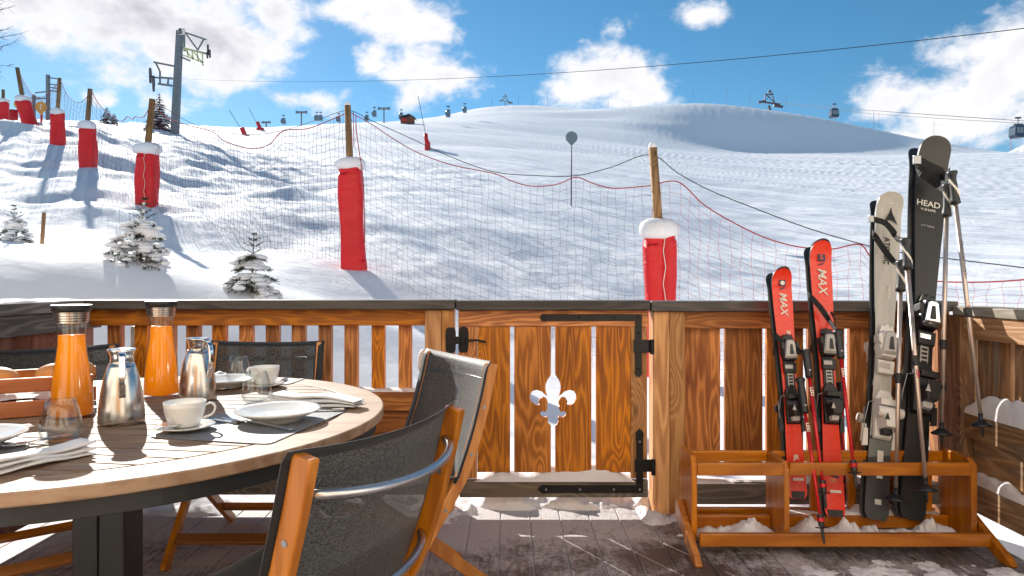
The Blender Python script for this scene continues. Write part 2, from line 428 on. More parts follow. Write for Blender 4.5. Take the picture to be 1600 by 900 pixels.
# ------------------------------------------------------------------ terrain
PXG = np.arange(-1100, 2701, 25.0)
ZR = [ # near rows: heights in metres, by bearing
 (0.3, [(0,-.35)]), (2.9, [(0,-.30)]), (3.45, [(-400,-.10),(700,-.06),(2000,-.10)]),
 (4.6, [(-400,.02),(600,.0),(1000,-.05),(1600,-.08)]),
 (5.2, [(-400,.16),(200,.16),(400,.12),(600,.06),(800,.0),(1000,-.03),(1600,-.08)]),
 (6.3, [(-400,.86),(0,.86),(200,.84),(400,.66),(600,.40),(800,.06),(1000,.02),(1600,-.06)]),
 (7.3, [(-400,1.36),(0,1.36),(200,1.33),(400,1.06),(550,.85),(700,.42),(800,.20),(1000,.08),(1600,.0)]),
 (8.6, [(-400,1.53),(0,1.53),(200,1.49),(400,1.16),(500,.98),(600,.74),(800,.32),(1000,.18),(1600,.06)])]
YR = [ # farther rows: how high the snow stands in the view from the deck
 (10, [(-400,400),(0,396),(200,398),(400,418),(552,424),(700,455),(800,474),(1000,500),(1200,518),(1600,532)]),
 (12, [(-400,382),(0,372),(200,376),(400,390),(552,385),(700,415),(800,436),(1000,462),(1200,478),(1600,492)]),
 (14, [(-400,350),(0,342),(200,352),(400,362),(600,365),(800,398),(1000,428),(1200,445),(1600,456)]),
 (20, [(-400,290),(0,275),(138,282),(200,296),(400,318),(600,332),(800,342),(1000,366),(1200,385),(1600,396)]),
 (24, [(-400,265),(0,245),(90,242),(200,270),(400,300),(600,308),(800,312),(1000,332),(1200,355),(1600,366)]),
 (30, [(-400,225),(0,210),(100,222),(200,246),(400,282),(600,288),(800,290),(1000,308),(1200,328),(1600,338)]),
 (42, [(-400,200),(0,194),(150,206),(275,226),(400,262),(600,268),(800,270),(1000,284),(1200,300),(1600,310)]),
 (60, [(-400,195),(0,193),(150,200),(275,217),(400,240),(600,245),(800,250),(1000,264),(1200,276),(1600,284)]),
 (90, [(-400,193),(0,192),(200,198),(400,214),(600,224),(800,234),(1000,248),(1200,258),(1600,263)]),
 (140, [(-400,192),(0,192),(200,195),(400,204),(600,205),(800,214),(1000,230),(1140,244),(1400,248),(1600,247),(2600,247)]),
 (185, [(-400,194),(0,195),(400,201),(600,193),(700,195),(800,207),(950,224),(1050,238),(1140,246),(1400,246),(1570,241),(2600,241)]),
 (232, [(-400,200),(0,200),(400,202),(560,189),(640,189),(700,187),(800,186),(900,198),(1000,205),(1080,222),(1130,240),(1200,243.5),(1400,243),(1570,239),(2600,239)]),
 (246, [(-400,201),(0,201),(400,203),(640,190),(700,185),(800,183),(900,192),(1000,196),(1080,207),(1140,228),(1200,236),(1300,242),(1430,242.5),(1570,239),(2600,241)]),
 (264, [(-400,203),(0,203),(400,204),(640,190),(700,184),(800,180),(900,184),(1000,182),(1080,180),(1140,186),(1200,196),(1300,216),(1430,236),(1570,239.5),(2600,242)]),
 (285, [(-400,208),(0,208),(400,206),(640,191),(700,182),(800,174),(860,174),(940,172),(1000,163),(1080,157),(1150,159),(1200,167),(1300,184),(1430,212),(1560,238),(1700,245),(2600,245)]),
 (350, [(-400,216),(0,216),(400,214),(640,196),(700,180),(750,167),(800,160),(850,166),(930,173),(1000,175),(1100,178),(1300,205),(1500,240),(1700,250),(2600,250)]),
 (430, [(-400,235),(0,235),(600,215),(800,178),(1000,190),(1300,225),(1500,250),(2600,258)]),
 (700, [(-400,300),(800,280),(2600,300)]), (1500, [(-400,380),(2600,380)]), (4000, [(-400,432),(2600,432)])]
rows_r = []; rows_z = []
for r, tb in ZR:
    rows_r.append(r); rows_z.append(np.interp(PXG, [a for a, b in tb], [b for a, b in tb]))
ca = np.cos(np.arctan((PXG-CX)/F))
for r, tb in YR:
    y = np.interp(PXG, [a for a, b in tb], [b for a, b in tb])
    rows_r.append(r); rows_z.append(H+(CY-y)/F*r*ca)
rows_z = np.array(rows_z); LR = np.log(np.array(rows_r))
k = np.exp(-.5*(np.arange(-6, 7)/1.6)**2); k /= k.sum()
rows_z = np.array([np.convolve(np.pad(q, 6, mode='edge'), k, 'valid') for q in rows_z])
LG = np.linspace(LR[0], LR[-1], 900)
ZG = np.array([np.interp(LG, LR, rows_z[:, i]) for i in range(len(PXG))]).T
k = np.exp(-.5*(np.arange(-14, 15)/2.8)**2); k /= k.sum()
ZG = np.array([np.convolve(np.pad(ZG[:, i], 14, mode='edge'), k, 'valid') for i in range(len(PXG))]).T
def base_z(X, Y):
    X = np.asarray(X, float); Y = np.asarray(Y, float)
    r = np.sqrt(X*X+Y*Y)+1e-6; a = np.arctan2(X, Y); ac = np.clip(a, R(-60), R(60))
    px = CX+F*np.tan(ac)
    u = (np.log(np.maximum(r, .31))-LG[0])/(LG[1]-LG[0]); u = np.clip(u, 0, len(LG)-1.001)
    v = np.clip((px-PXG[0])/25.0, 0, len(PXG)-1.001)
    ui = u.astype(int); vi = v.astype(int); fu = u-ui; fv = v-vi
    z = (ZG[ui, vi]*(1-fu)+ZG[ui+1, vi]*fu)*(1-fv)+(ZG[ui, vi+1]*(1-fu)+ZG[ui+1, vi+1]*fu)*fv
    w = np.clip((np.abs(a)-R(60))/R(45), 0, 1); w = w*w*(3-2*w)
    zb = -.4-.35*np.clip((r-6)/10, 0, 1)
    return z*(1-w)+zb*w
def full_z(X, Y):
    X = np.asarray(X, float); Y = np.asarray(Y, float)
    z = base_z(X, Y); r = np.sqrt(X*X+Y*Y)
    s = np.clip((r-4)/6, 0, 1)
    z = z+s*.10*(1-.8*np.clip((r-10)/6, 0, 1)*np.clip(1+3*(X/np.maximum(Y,.5)+.35), 0, 1))*fbm(X*.55, Y*.55, 4)+np.clip((r-9.5)/5, 0, 1)*np.clip((60-r)/20, 0, 1)*.55*fbm(X*.30+3, Y*.36+8, 3)*np.clip(1.1-2.0*(X/np.maximum(Y,.5)+.45), .2, 1)
    far = np.clip((r-10.5)/6, 0, 1)
    rr = X/np.maximum(Y, .5); side = np.clip((rr+.02)/.35, 0, 1)
    c = X*.862+Y*.507; d = -X*.507+Y*.862
    wob = 1.2*vnoise(d*.03, c*.05)
    trk = .30*fbm((c+wob)*.22, d*.006, 2)+.26*fbm((c+wob)*.75, d*.008+5, 4, .62)
    trk = trk-.12*np.exp(-((c-1.9+.4*wob)/.5)**2)+.10*np.exp(-((c-7.5+wob)/.8)**2)-.10*np.exp(-((c-13+wob)/1.0)**2)
    z = z+far*trk*np.clip(r/40, .6, 1.5)*np.clip(1.2-r/170, .25, 1)
    patch = np.clip(3*fbm(X*.12+9, Y*.12, 2)+.2, 0, 1)
    z = z+far*patch*.05*fbm(c*2.0, d*.7, 3)*np.clip(1.5-r/60, 0, 1)
    mid = np.clip((r-9.2)/1.5, 0, 1)*np.clip((22-r)/8, 0, 1)
    z = z+mid*.035*fbm(X*1.3+5, Y*1.3, 3)
    hill = np.clip((r-190)/60, 0, 1)*np.clip((600-r)/200, 0, 1)
    z = z+hill*1.1*fbm(X*.018+.01*Y, Y*.03, 3)
    return z
def gz(X, Y): return float(full_z(X, Y))
def ground(px, Y, sink=0):
    X = (px-CX)/F*Y; return Vector((X, Y, gz(X, Y)-sink))

def build_terrain():
    ang = np.concatenate([np.linspace(R(-180), R(-52), 70, endpoint=False), np.linspace(R(-52), R(52), 860, endpoint=False), np.linspace(R(52), R(180), 70, endpoint=False)])
    rad = np.concatenate([np.linspace(.3, 3, 8, endpoint=False), np.geomspace(3, 9, 110, endpoint=False), np.geomspace(9, 70, 300, endpoint=False), np.geomspace(70, 450, 170, endpoint=False), np.geomspace(450, 4000, 24)])
    A, Rr = np.meshgrid(ang, rad); X = Rr*np.sin(A); Y = Rr*np.cos(A); Z = full_z(X, Y)
    nr, na = A.shape; vs = np.stack([X, Y, Z], -1).reshape(-1, 3)
    vs = np.vstack([vs, [[0, 0, -.35]]])
    i, j = np.meshgrid(np.arange(nr-1), np.arange(na), indexing='ij'); j2 = (j+1) % na
    q = np.stack([i*na+j, i*na+j2, (i+1)*na+j2, (i+1)*na+j], -1).reshape(-1, 4)[:, ::-1]
    j = np.arange(na); t = np.stack([np.full(na, nr*na), j, (j+1) % na], -1)[:, ::-1]
    me = bpy.data.meshes.new('snow_ground')
    me.vertices.add(len(vs)); me.vertices.foreach_set('co', vs.ravel())
    nl = q.size+t.size; me.loops.add(nl); me.loops.foreach_set('vertex_index', np.concatenate([q.ravel(), t.ravel()]).astype(np.int32))
    me.polygons.add(len(q)+len(t))
    me.polygons.foreach_set('loop_start', np.concatenate([np.arange(len(q))*4, q.size+np.arange(len(t))*3]).astype(np.int32))
    me.polygons.foreach_set('use_smooth', np.ones(len(q)+len(t), bool))
    me.update(calc_edges=True); me.validate()
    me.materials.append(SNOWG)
    if me.polygons[5000].normal.z < 0: me.flip_normals()
    o = bpy.data.objects.new('snow_ground', me); C.objects.link(o); tag(o, kind='structure')
build_terrain()

# far mountains on the right
b = MB()
def mt(u, v):
    px = 1420+u*900; D = 2600+v*1500
    X = (px-CX)/F*D
    env = np.interp(px, [1420,1500,1540,1570,1600,1700,1900,2320], [.1,.55,.60,.50,.85,1.0,1.1,1.2])
    prof = math.sin(math.pi*min(max(v,0),1))
    hgt = (CY-243)/F*2600+env*prof*150+prof*110*float(fbm(np.array(X*.006), np.array(D*.006), 5, .6))
    return (X, D, hgt if v > 0 else 0)
b.grid(mt, 160, 50); o = b.obj('mountain', SNOWC, smooth=True); tag(o, kind='structure')

# ------------------------------------------------------------------ deck
b = MB(); x = -2.3
while x < 2.06:
    b.box(x, min(x+.136, 2.07), -1.69, 3.42, -.03, 0); x += .1405
o = b.obj('deck', DECK, bevel=.003); tag(o, kind='structure')
b = MB(); b.box(-2.3, 2.065, -1.69, 3.41, -.16, -.008); o = b.obj('deck_frost_bed', SNOW); tag(o, kind='structure')

# ------------------------------------------------------------------ railings
YB = 3.32; SC = F/YB
def bx(px): return (px-CX)/SC
def bz(py): return H-(py-CY)/SC
def board(b, p0, p1, y0, y1, ya, yb): return b.box(bx(p0), bx(p1), ya, yb, bz(y1), bz(y0))
def rail(name, label):
    return empty(name, (0, 3.38, 0), label, 'railing')
rl = rail('deck_railing', 'orange brown slatted wooden railing with dark cap, left of the gate')
b = MB(); b.box(bx(128), bx(712), 3.27, 3.43, bz(483), bz(468.5)); b.obj('cap_rail', WCAP, rl, bevel=.004)
b = MB(); board(b, 132, 664, 483.5, 509, 3.335, 3.385); b.obj('top_rail', WX, rl, bevel=.003)
for px in (165, 208, 250, 290, 332, 375, 417, 459, 501, 543, 586, 629):
    w = random.uniform(-.6, .8)
    b = MB(); board(b, px-10.5-w, px+10.5, 500, 611, 3.387, 3.43); b.obj('baluster', WV, rl, bevel=.003)
b = MB(); board(b, 132, 664, 612, 643, 3.34, 3.42); b.obj('mid_rail', WX, rl, bevel=.003)
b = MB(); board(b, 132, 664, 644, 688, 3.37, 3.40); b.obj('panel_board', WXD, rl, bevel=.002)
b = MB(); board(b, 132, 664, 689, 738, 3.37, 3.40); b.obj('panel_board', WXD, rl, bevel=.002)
b = MB(); board(b, 132, 664, 741, 776, 3.345, 3.40); b.obj('bottom_rail', WGX, rl, bevel=.003)
b = MB(); board(b, 664.5, 690, 484, 812, 3.30, 3.42); b.obj('post', WVL, rl, bevel=.004)
b = MB(); board(b, 690.5, 709, 484, 812, 3.303, 3.42); b.obj('post', WVL, rl, bevel=.004)

g = empty('deck_gate', (bx(1014), 3.36, 0), 'wooden deck gate with fleur-de-lis cutout and black iron straps', 'gate')
b = MB(); b.box(bx(714), bx(1013), 3.272, 3.43, bz(484), bz(469.5)); b.obj('cap_rail', WCAP, g, bevel=.004)
b = MB(); board(b, 716, 1013, 485, 510.5, 3.325, 3.355); b.obj('top_rail', WX, g, bevel=.003)
b = MB(); board(b, 718, 1013, 751, 778, 3.325, 3.355); b.obj('bottom_rail', WGX, g, bevel=.003)
half = [(460,322),(450,333),(441,345),(434,362),(433,378),(436,392),(440,404),(432,399),(420,388),(402,382),(388,386),(379,398),(378,412),(385,426),(396,435),(408,437),(413,432),(409,424),(414,413),(424,408),(434,411),(440,420),(441,432),(436,438),(441,444),(438,453),(432,461),(424,457),(416,460),(414,468),(420,477),(430,480),(439,476),(443,482),(440,492),(446,504),(454,513),(460,518)]
def fp(q): return (660+q[0]/2.25, 440+q[1]/2.25)
for k, (a0, a1, cut) in enumerate(((716,745,0), (745.6,797,0), (803.5,861,1), (868,924.5,2), (932,986,0), (986.6,1012,0))):
    bot = 739 if k not in (5, 0) else 749
    if cut:
        edge = a1 if cut == 1 else a0
        if cut == 1: poly = [(a0, 511), (edge, 511)]
        pts = [fp(q) for q in half if fp(q)[0] < 861]
        pts = [(861, pts[0][1]-2)]+pts+[(861, pts[-1][1]+2)]
        if cut == 2:
            pts = [(868+(861-q[0]), q[1]) for q in pts]
            poly = [(a1, 511), (868, 511)]+pts+[(868, bot), (a1, bot)]
        else: poly = [(a0, 511), (861, 511)]+pts+[(861, bot), (a0, bot)]
        b = MB(); b.prism([(bx(p), bz(q)) for p, q in poly], ((0,3.34,0), (1,0,0), (0,0,1)), -.018, .010)
        # w = u x v = -y
    else:
        b = MB(); board(b, a0, a1, 511, bot, 3.33+.003*(k % 2), 3.358)
    b.obj('board', WV if k != 5 else WVL, g, bevel=.002)
def strap_iron(pxs, name='strap_hinge'):
    b = MB()
    for (a0, a1, y0, y1, th) in pxs:
        b.box(bx(a0), bx(a1), 3.325-th, 3.3248, bz(y1), bz(y0))
    return b
b = strap_iron([(846,1003,491,501.5,.006), (992.5,1003,502,584,.0062), (990,1016,531,551,.0095)])
b.prism([(bx(843)-.0, bz(496.2)), (bx(847), bz(502)), (bx(853), bz(502)), (bx(853), bz(490.5)), (bx(847), bz(490.5))], ((0,3.325,0),(1,0,0),(0,0,1)), 0, .0075)
b.prism([(bx(992), bz(584)), (bx(992), bz(578)), (bx(1003.5), bz(578)), (bx(1003.5), bz(584)), (bx(998), bz(590))], ((0,3.325,0),(1,0,0),(0,0,1)), 0, .0078)
b.tube([(bx(1018), 3.305, bz(553)), (bx(1018), 3.305, bz(530))], .011, 12)
hh = b.obj('strap_hinge', BLK, g, bevel=.0015)
b2 = MB()
for px, py in ((850,496),(905,496),(960,496),(997.7,496),(997.7,575),(997.7,520)): b2.blob((bx(px), 3.3165, bz(py)), .006, .003, .006, 8, 0)
b2.obj('bolt', BLK, hh, smooth=True)
b = strap_iron([(846,1005,758,770.5,.006), (994,1005,676,757.6,.0062), (992,1018,718,737,.0095)])
b.prism([(bx(840), bz(764)), (bx(847), bz(771)), (bx(853), bz(771)), (bx(853), bz(757.5)), (bx(847), bz(757.5))], ((0,3.325,0),(1,0,0),(0,0,1)), 0, .0075)
b.prism([(bx(993.5), bz(676)), (bx(993.5), bz(682)), (bx(1005.5), bz(682)), (bx(1005.5), bz(676)), (bx(999.5), bz(669))], ((0,3.325,0),(1,0,0),(0,0,1)), 0, .0078)
b.tube([(bx(1020), 3.305, bz(741)), (bx(1020), 3.305, bz(716))], .011, 12)
hh = b.obj('strap_hinge', BLK, g, bevel=.0015)
b2 = MB()
for px, py in ((853,764.5),(906,764.5),(959,764.5),(999.5,764.5),(999.5,690)): b2.blob((bx(px), 3.3165, bz(py)), .006, .004, .006, 8, 0)
b2.obj('bolt', SCRW, hh, smooth=True)
def rplate(b, cx, cy, w, h, y0, th):
    pl = [(bx(cx)+w/2*math.copysign(abs(math.cos(t))**.45, math.cos(t)), bz(cy)+h/2*math.copysign(abs(math.sin(t))**.45, math.sin(t))) for t in [2*math.pi*i/24 for i in range(24)]]
    b.prism(pl, ((0,y0,0),(1,0,0),(0,0,1)), 0, th)
b = MB(); rplate(b, 724, 531, .05, .125, 3.329, .006)
b.box(bx(716), bx(727), 3.31, 3.3225, bz(536), bz(526))
b.tube([(bx(728), 3.31, bz(532)), (bx(745), 3.305, bz(531)), (bx(759), 3.30, bz(534))], [.006, .005, .007], 8)
b.obj('latch', BLK, g, bevel=.001)
b = MB(); rplate(b, 705, 531, .05, .125, 3.299, .006)
b.box(bx(700), bx(719), 3.285, 3.2925, bz(537), bz(525))
b.obj('latch_plate', BLK, rl, bevel=.001)

rr_ = empty('deck_railing', (1.5, 3.38, 0), 'wooden railing of wide close boards behind the ski rack', 'railing')
b = MB(); b.box(bx(1015), bx(1487), 3.27, 3.43, bz(486), bz(470.5)); b.obj('cap_rail', WCAP, rr_, bevel=.004)
b = MB(); board(b, 1069.5, 1478, 487, 514, 3.335, 3.385); b.obj('top_rail', WX, rr_, bevel=.003)
b = MB(); board(b, 1020, 1045, 486.5, 812, 3.30, 3.42); b.obj('post', WVL, rr_, bevel=.004)
b = MB(); board(b, 1045.5, 1069, 486.5, 812, 3.302, 3.42); b.obj('post', WVL, rr_, bevel=.004)
for a0, a1 in ((1074,1132),(1140,1199.5),(1206.5,1264.5),(1272,1330),(1338,1396),(1403,1462)):
    b = MB(); board(b, a0, a1, 500, 748, 3.387, 3.415); b.obj('board', WV, rr_, bevel=.002)
b = MB(); board(b, 1069.5, 1478, 757, 791, 3.345, 3.40); b.obj('bottom_rail', WGX, rr_, bevel=.003)
b = MB(); board(b, 1473, 1488, 487, 812, 3.34, 3.43); b.obj('post', WV, rr_, bevel=.003)

# right wall, running towards the camera
XR = 2.13
rw = empty('deck_railing', (XR, 2.4, 0), 'weathered right-hand wooden railing with pale cap and snow on its ledges', 'railing')
b = MB(); b.box(XR-.025, XR+.13, .9, 3.265, .965, 1.008); b.obj('cap_rail', WCAPR, rw, bevel=.004)
b = MB(); b.box(XR-.012, XR+.035, .9, 3.33, .86, .963); b.obj('top_rail', wood('sunlit_beam_wood', (.28,.115,.045), (.66,.40,.21), 'y'), rw, bevel=.003)
y = 3.33
for w in (.13,.075,.13,.14,.12,.14,.13,.14,.13,.14,.13,.14,.13,.14,.13):
    b = MB(); b.box(XR+.037, XR+.062, y-w, y, .46, .90); b.obj('board', WVG, rw, bevel=.002)
    y -= w+(.022 if w > .08 else .006)
b = MB(); b.box(XR-.01, XR+.06, .9, 3.325, .40, .515); b.obj('mid_rail', WGY, rw, bevel=.003)
b = MB(); b.box(XR+.04, XR+.065, .9, 3.325, .205, .398); b.obj('panel_board', WGY, rw, bevel=.003)
b = MB(); b.box(XR-.005, XR+.055, .9, 3.325, .065, .20); b.obj('bottom_rail', WGY, rw, bevel=.003)

b = MB(); b.box(XR-.03, XR+.03, 3.20, 3.328, 0, .96); b.obj('post', WVG, rw, bevel=.003)
# left wall
XL = -2.06
lw = empty('deck_railing', (XL, 2.4, 0), 'left-hand railing of closed red-brown boards under a thick dark beam', 'railing')
b = MB(); b.box(XL-.14, XL+.02, .9, 3.26, .985, 1.035); b.obj('cap_rail', WBK, lw, bevel=.004)
b = MB(); b.box(XL-.05, XL, .9, 3.43, .895, .983); b.obj('top_rail', WBK, lw, bevel=.003)
y = 3.42
while y > 1.0:
    w = random.uniform(.10, .15)
    b = MB(); b.box(XL-.06, XL-.035, y-w, y, .07, .92); b.obj('board', WLB, lw, bevel=.002); y -= w+.002

# ------------------------------------------------------------------ snow lying on things
def snow_strip(x0, x1, y0, y1, zf, h, seed, nx=90, ny=14, fq=6.0, rag=.35, name='snow_patch', label='', smat=None):
    b = MB(); 
    def top(u, v):
        X = x0+(x1-x0)*u; Y = y0+(y1-y0)*v
        e = min(1, 6*min(u, 1-u))*math.sin(math.pi*min(max(v, 0), 1))**.45 if 0 < v < 1 else 0
        L = fbm(np.array((X+seed)*fq), np.array((Y+seed)*fq), 4, .6)
        L2 = fbm(np.array((X+Y*.4+seed)*fq*.45), np.array(seed*1.7), 3, .6)
        hh = h*max(0, (.55+1.3*float(L2)+rag*float(L))*e)
        Xo = X+.3*h*float(fbm(np.array(Y*20+seed), np.array(X*20.)))
        return (X, Y, zf-.004+hh) if abs(y1-y0) >= 0 else None
    b.grid(top, nx, ny)
    o = b.obj(name, smat or SNOW, smooth=True); tag(o, label, 'snow', kind='stuff'); return o
def snow_rect(x0, x1, y0, y1, zf, h, seed, label, **kw):
    return snow_strip(x0, x1, y0, y1, zf, h, seed, label=label, **kw)
snow_rect(bx(741), bx(992), 3.312, 3.43, bz(751), .062, 3.1, 'snow lying on the bottom rail of the gate')
snow_rect(bx(500), bx(664), 3.335, 3.43, bz(612), .035, 9.4, 'thin snow on the mid rail left of the gate')
snow_rect(bx(1072), bx(1210), 3.34, 3.43, bz(757), .045, 5.2, 'snow on the bottom rail behind the ski rack, left end')
snow_rect(bx(1212), bx(1478), 3.34, 3.43, bz(757), .05, 6.9, 'snow on the bottom rail behind the skis')
def snow_side(x0, x1, y0, y1, zf, h, seed, label):   # strips that run along Y
    b = MB()
    def top(u, v):
        Y = y0+(y1-y0)*u; X = x0+(x1-x0)*v
        e = min(1, 8*min(u, 1-u)) * (math.sin(math.pi*v)**.4 if 0 < v < 1 else 0)
        L = fbm(np.array((Y+seed)*3.2), np.array(seed), 4, .55); L3 = fbm(np.array(Y*14+seed), np.array(X*14), 3)
        return (X, Y, zf-.004+h*max(0, (.7+.9*float(L)+.2*float(L3))*e))
    b.grid(top, 110, 14); o = b.obj('snow_patch', SNOW, smooth=True); tag(o, label, 'snow', kind='stuff')
snow_side(XR-.012, XR+.037, 1.2, 3.3, .515, .10, 2.2, 'snow on the mid ledge of the right-hand railing')
snow_side(XR-.008, XR+.042, 1.2, 3.3, .20, .13, 4.7, 'snow on the low ledge of the right-hand railing')
snow_side(XL-.14, XL+.018, 1.8, 3.26, 1.033, .022, 8.1, 'thin crusty snow on the left-hand dark cap')
snow_rect(bx(-200), bx(150), 3.29, 3.42, bz(468.5), .012, 12.7, 'thin crusty snow on the left end of the back cap')
snow_rect(-.75, .12, 3.14, 3.60, -.012, .045, 1.3, 'snow drifted under the left side of the gate', fq=12, rag=1.1, nx=140)
snow_rect(-.25, .85, 3.34, 3.72, -.05, .12, 7.7, 'bright lumpy snow just beyond the gate', fq=7, nx=160, ny=30, rag=.9)
snow_rect(.58, 1.0, 3.14, 3.42, -.008, .035, 15.2, 'snow heaped at the foot of the gate post', fq=14, rag=1.2)
snow_rect(-2.0, -.35, 3.25, 3.7, -.02, .07, 21.2, 'snow heaped along the foot of the left railing', fq=7, nx=160, ny=20)
b = MB(); b.blob((bx(664)-.015, 3.42, bz(570)), .035, .03, .065, 14, .1); o = b.obj('snow_patch', SNOW, smooth=True); tag(o, 'lump of snow stuck behind the left gate post', 'snow', kind='stuff')
for k in range(26):
    b = MB(); x = random.uniform(.1, 2.0); y = random.uniform(2.62, 2.8)
    break

# unseen sunlit front of the deck's chalet (behind the camera), added as warm fill
ch = empty('chalet', (0, -1.7, 0), 'unseen pale plastered chalet front behind the deck, added as warm fill', 'chalet')
b = MB(); b.box(-9, 9, -2.0, -1.7, -.6, 5.9); b.obj('wall', plain('pale_fill_plaster', (.86,.77,.64), .85, var=.05, scale=6, bump=.3), ch)
b = MB(); b.box(-.9, .5, -1.698, -1.64, .02, 2.15); dr = b.obj('door', WVL, ch, bevel=.01)
for x in (-4.6, 2.2):
    b = MB(); b.box(x, x+1.6, -1.698, -1.66, .9, 2.1); w = b.obj('window', WVL, ch, bevel=.01)
    b = MB(); b.box(x+.12, x+.76, -2.557, -1.645, 1.0, 2.0); b.box(x+.84, x+1.48, -2.557, -1.645, 1.0, 2.0); b.obj('pane', SGN, w)
b = MB(); b.box(-9.5, 9.5, -2.6, -1.4, 5.9, 6.1); b.obj('roof', WBK, ch)

# ------------------------------------------------------------------ ski rack
rk = empty('ski_rack', (1.35, 2.93, 0), 'low varnished wooden ski rack standing against the railing', 'ski rack')
XA, XZ = .748, 1.945
def endp(x0, x1, topz, name='end_panel'):
    b = MB(); pr = [(2.845,.045),(3.06,.045),(3.06,topz-.03),(3.03,topz),(2.875,topz),(2.845,topz-.03)]
    b.prism(pr, ((x0,0,0),(0,1,0),(0,0,1)), 0, x1-x0); return b.obj(name, WRZ, rk, bevel=.004)
endp(XA, XA+.024, .395); endp(1.915, 1.94, .385)
endp(1.135, 1.158, .37, 'divider')
b = MB(); b.box(XA+.025, 1.134, 2.845, 2.870, .315, .368); b.box(1.1585, 1.914, 2.845, 2.870, .315, .368); b.obj('front_rail', WRK, rk, bevel=.004)
b = MB(); b.box(XA+.025, 1.134, 3.03, 3.055, .325, .372); b.box(1.1585, 1.914, 3.03, 3.055, .325, .372); b.obj('back_rail', WRK, rk, bevel=.004)
b = MB(); b.box(XA+.02, 1.96, 2.79, 2.815, .040, .093); b.obj('front_rail', WRK, rk, bevel=.004)
b = MB(); b.box(XA+.025, 1.134, 2.99, 3.015, .045, .10); b.box(1.1585, 1.914, 2.99, 3.015, .045, .10); b.obj('shelf_rail', WRK, rk, bevel=.004)
b = MB(); b.box(XA+.025, 1.914, 3.085, 3.11, .045, .10); b.obj('back_rail', WRK, rk, bevel=.004)
for px in (1272, 1330, 1392, 1449):
    x = (px-CX)/F*3.068
    b = MB(); b.box(x-.018, x+.018, 3.0605, 3.083, .046, .33); b.obj('slat', WRZ, rk, bevel=.003)
for x in (XA-.015, 1.968):
    b = MB(); pr = [(3.02,.15),(2.985,.175),(2.84,.10),(2.70,.035),(2.67,.012),(2.68,.0),(2.74,.0),(2.88,.055),(3.00,.10)]
    b.prism(pr, ((x,0,0),(0,1,0),(0,0,1)), -.014, .014); b.obj('foot', WRZ, rk, bevel=.004)
snow_rect(.79, 1.13, 2.83, 2.985, .045, .065, 41.2, 'snow in the left bay of the ski rack', fq=13, rag=.9)
snow_rect(1.17, 1.91, 2.83, 2.985, .045, .095, 44.9, 'lumpy snow in the right bay of the ski rack', fq=12, rag=.9, nx=140)
snow_rect(1.2, 1.9, 2.99, 3.08, .098, .035, 47.9, 'snow on the back shelf of the ski rack', fq=12, rag=.9)
snow_rect(1.05, 2.06, 2.5, 2.80, -.008, .017, 57.9, 'thin snow on the deck before the right end of the ski rack', fq=11, rag=1.6, nx=160, ny=40)

# ------------------------------------------------------------------ skis
def frame_from(p0, p1, toward=(0,-1,0)):
    d = (p1-p0).normalized(); x = Vector((1,0,0)); x = (x-d*x.dot(d)).normalized(); y = d.cross(x)   # y points away from the viewer
    M = Matrix((x, y, d)).transposed().to_4x4(); M.translation = p0; return M
def ski_mesh(L, wt, ww, wp, sgn, lift, th=.014, tipf=.10, square=2.0):
    b = MB(); n = 60; cols = 8; V = []
    def width(s):
        if s < .08: base = wt*(.82+.18*min(1, s/.03))
        else: base = None
        if s < .45: q = (s/.45); w = wt+(ww-wt)*(q*q*(3-2*q))
        elif s < .90: q = (s-.45)/.45; w = ww+(wp-ww)*(q*q*(3-2*q))
        else: w = wp
        if s < .02: w *= .72+.28*math.sqrt(s/.02)
        e = 1-tipf*.55
        if s > e:
            q = (s-e)/(1-e); w *= max(.0, (1-q**square))**(1/2.2)
        return max(w, .004)
    ss = [i/n*.93 for i in range(n)]+[.93+.07*(1-(1-k/16)**2) for k in range(17)]
    for s in ss:
        q = max(0, (s-(1-tipf))/tipf); y = -sgn*lift*q*q; w = width(s); z = s*L
        V.append((z, y, w))
    vs = []; N = len(V)
    tmid = lambda s: th*(.7+.5*math.exp(-((s-.45)/.25)**2))
    for i, (z, y, w) in enumerate(V):
        t = tmid(z/L)
        for c in range(cols+1):
            u = -1+2*c/cols; vs.append((u*w/2*.97, y-sgn*t*(1-.10*u*u), z))
        for c in range(cols+1):
            u = -1+2*c/cols; vs.append((u*w/2, y, z))
    W = 2*(cols+1)
    for i in range(N-1):
        o, p = i*W, (i+1)*W; top = []; bot = []
        for c in range(cols):
            top.append((o+c, o+c+1, p+c+1, p+c)); bot.append((o+cols+1+c, p+cols+1+c, p+cols+2+c, o+cols+2+c))
        if i == 0: b.add(vs, [], 0)
        b.f += top; b.m += [0]*len(top); b.f += bot; b.m += [1]*len(bot)
        e = [(o, p, p+cols+1, o+cols+1), (o+cols, o+2*cols+1, p+2*cols+1, p+cols)]
        b.f += e; b.m += [1]*2
    b.f += [tuple(range(0, cols+1))+tuple(range(2*cols+1, cols, -1))]; b.m += [1]
    o = (N-1)*W
    b.f += [tuple(o+i for i in range(0, cols+1))+tuple(o+i for i in range(2*cols+1, cols, -1))]; b.m += [1]
    return b
def hexa(w0, w1, z0, z1, zc): return [(-w0/2, z0), (w0/2, z0), (w1/2, zc), (w0*.36, z1), (-w0*.36, z1), (-w1/2, zc)]
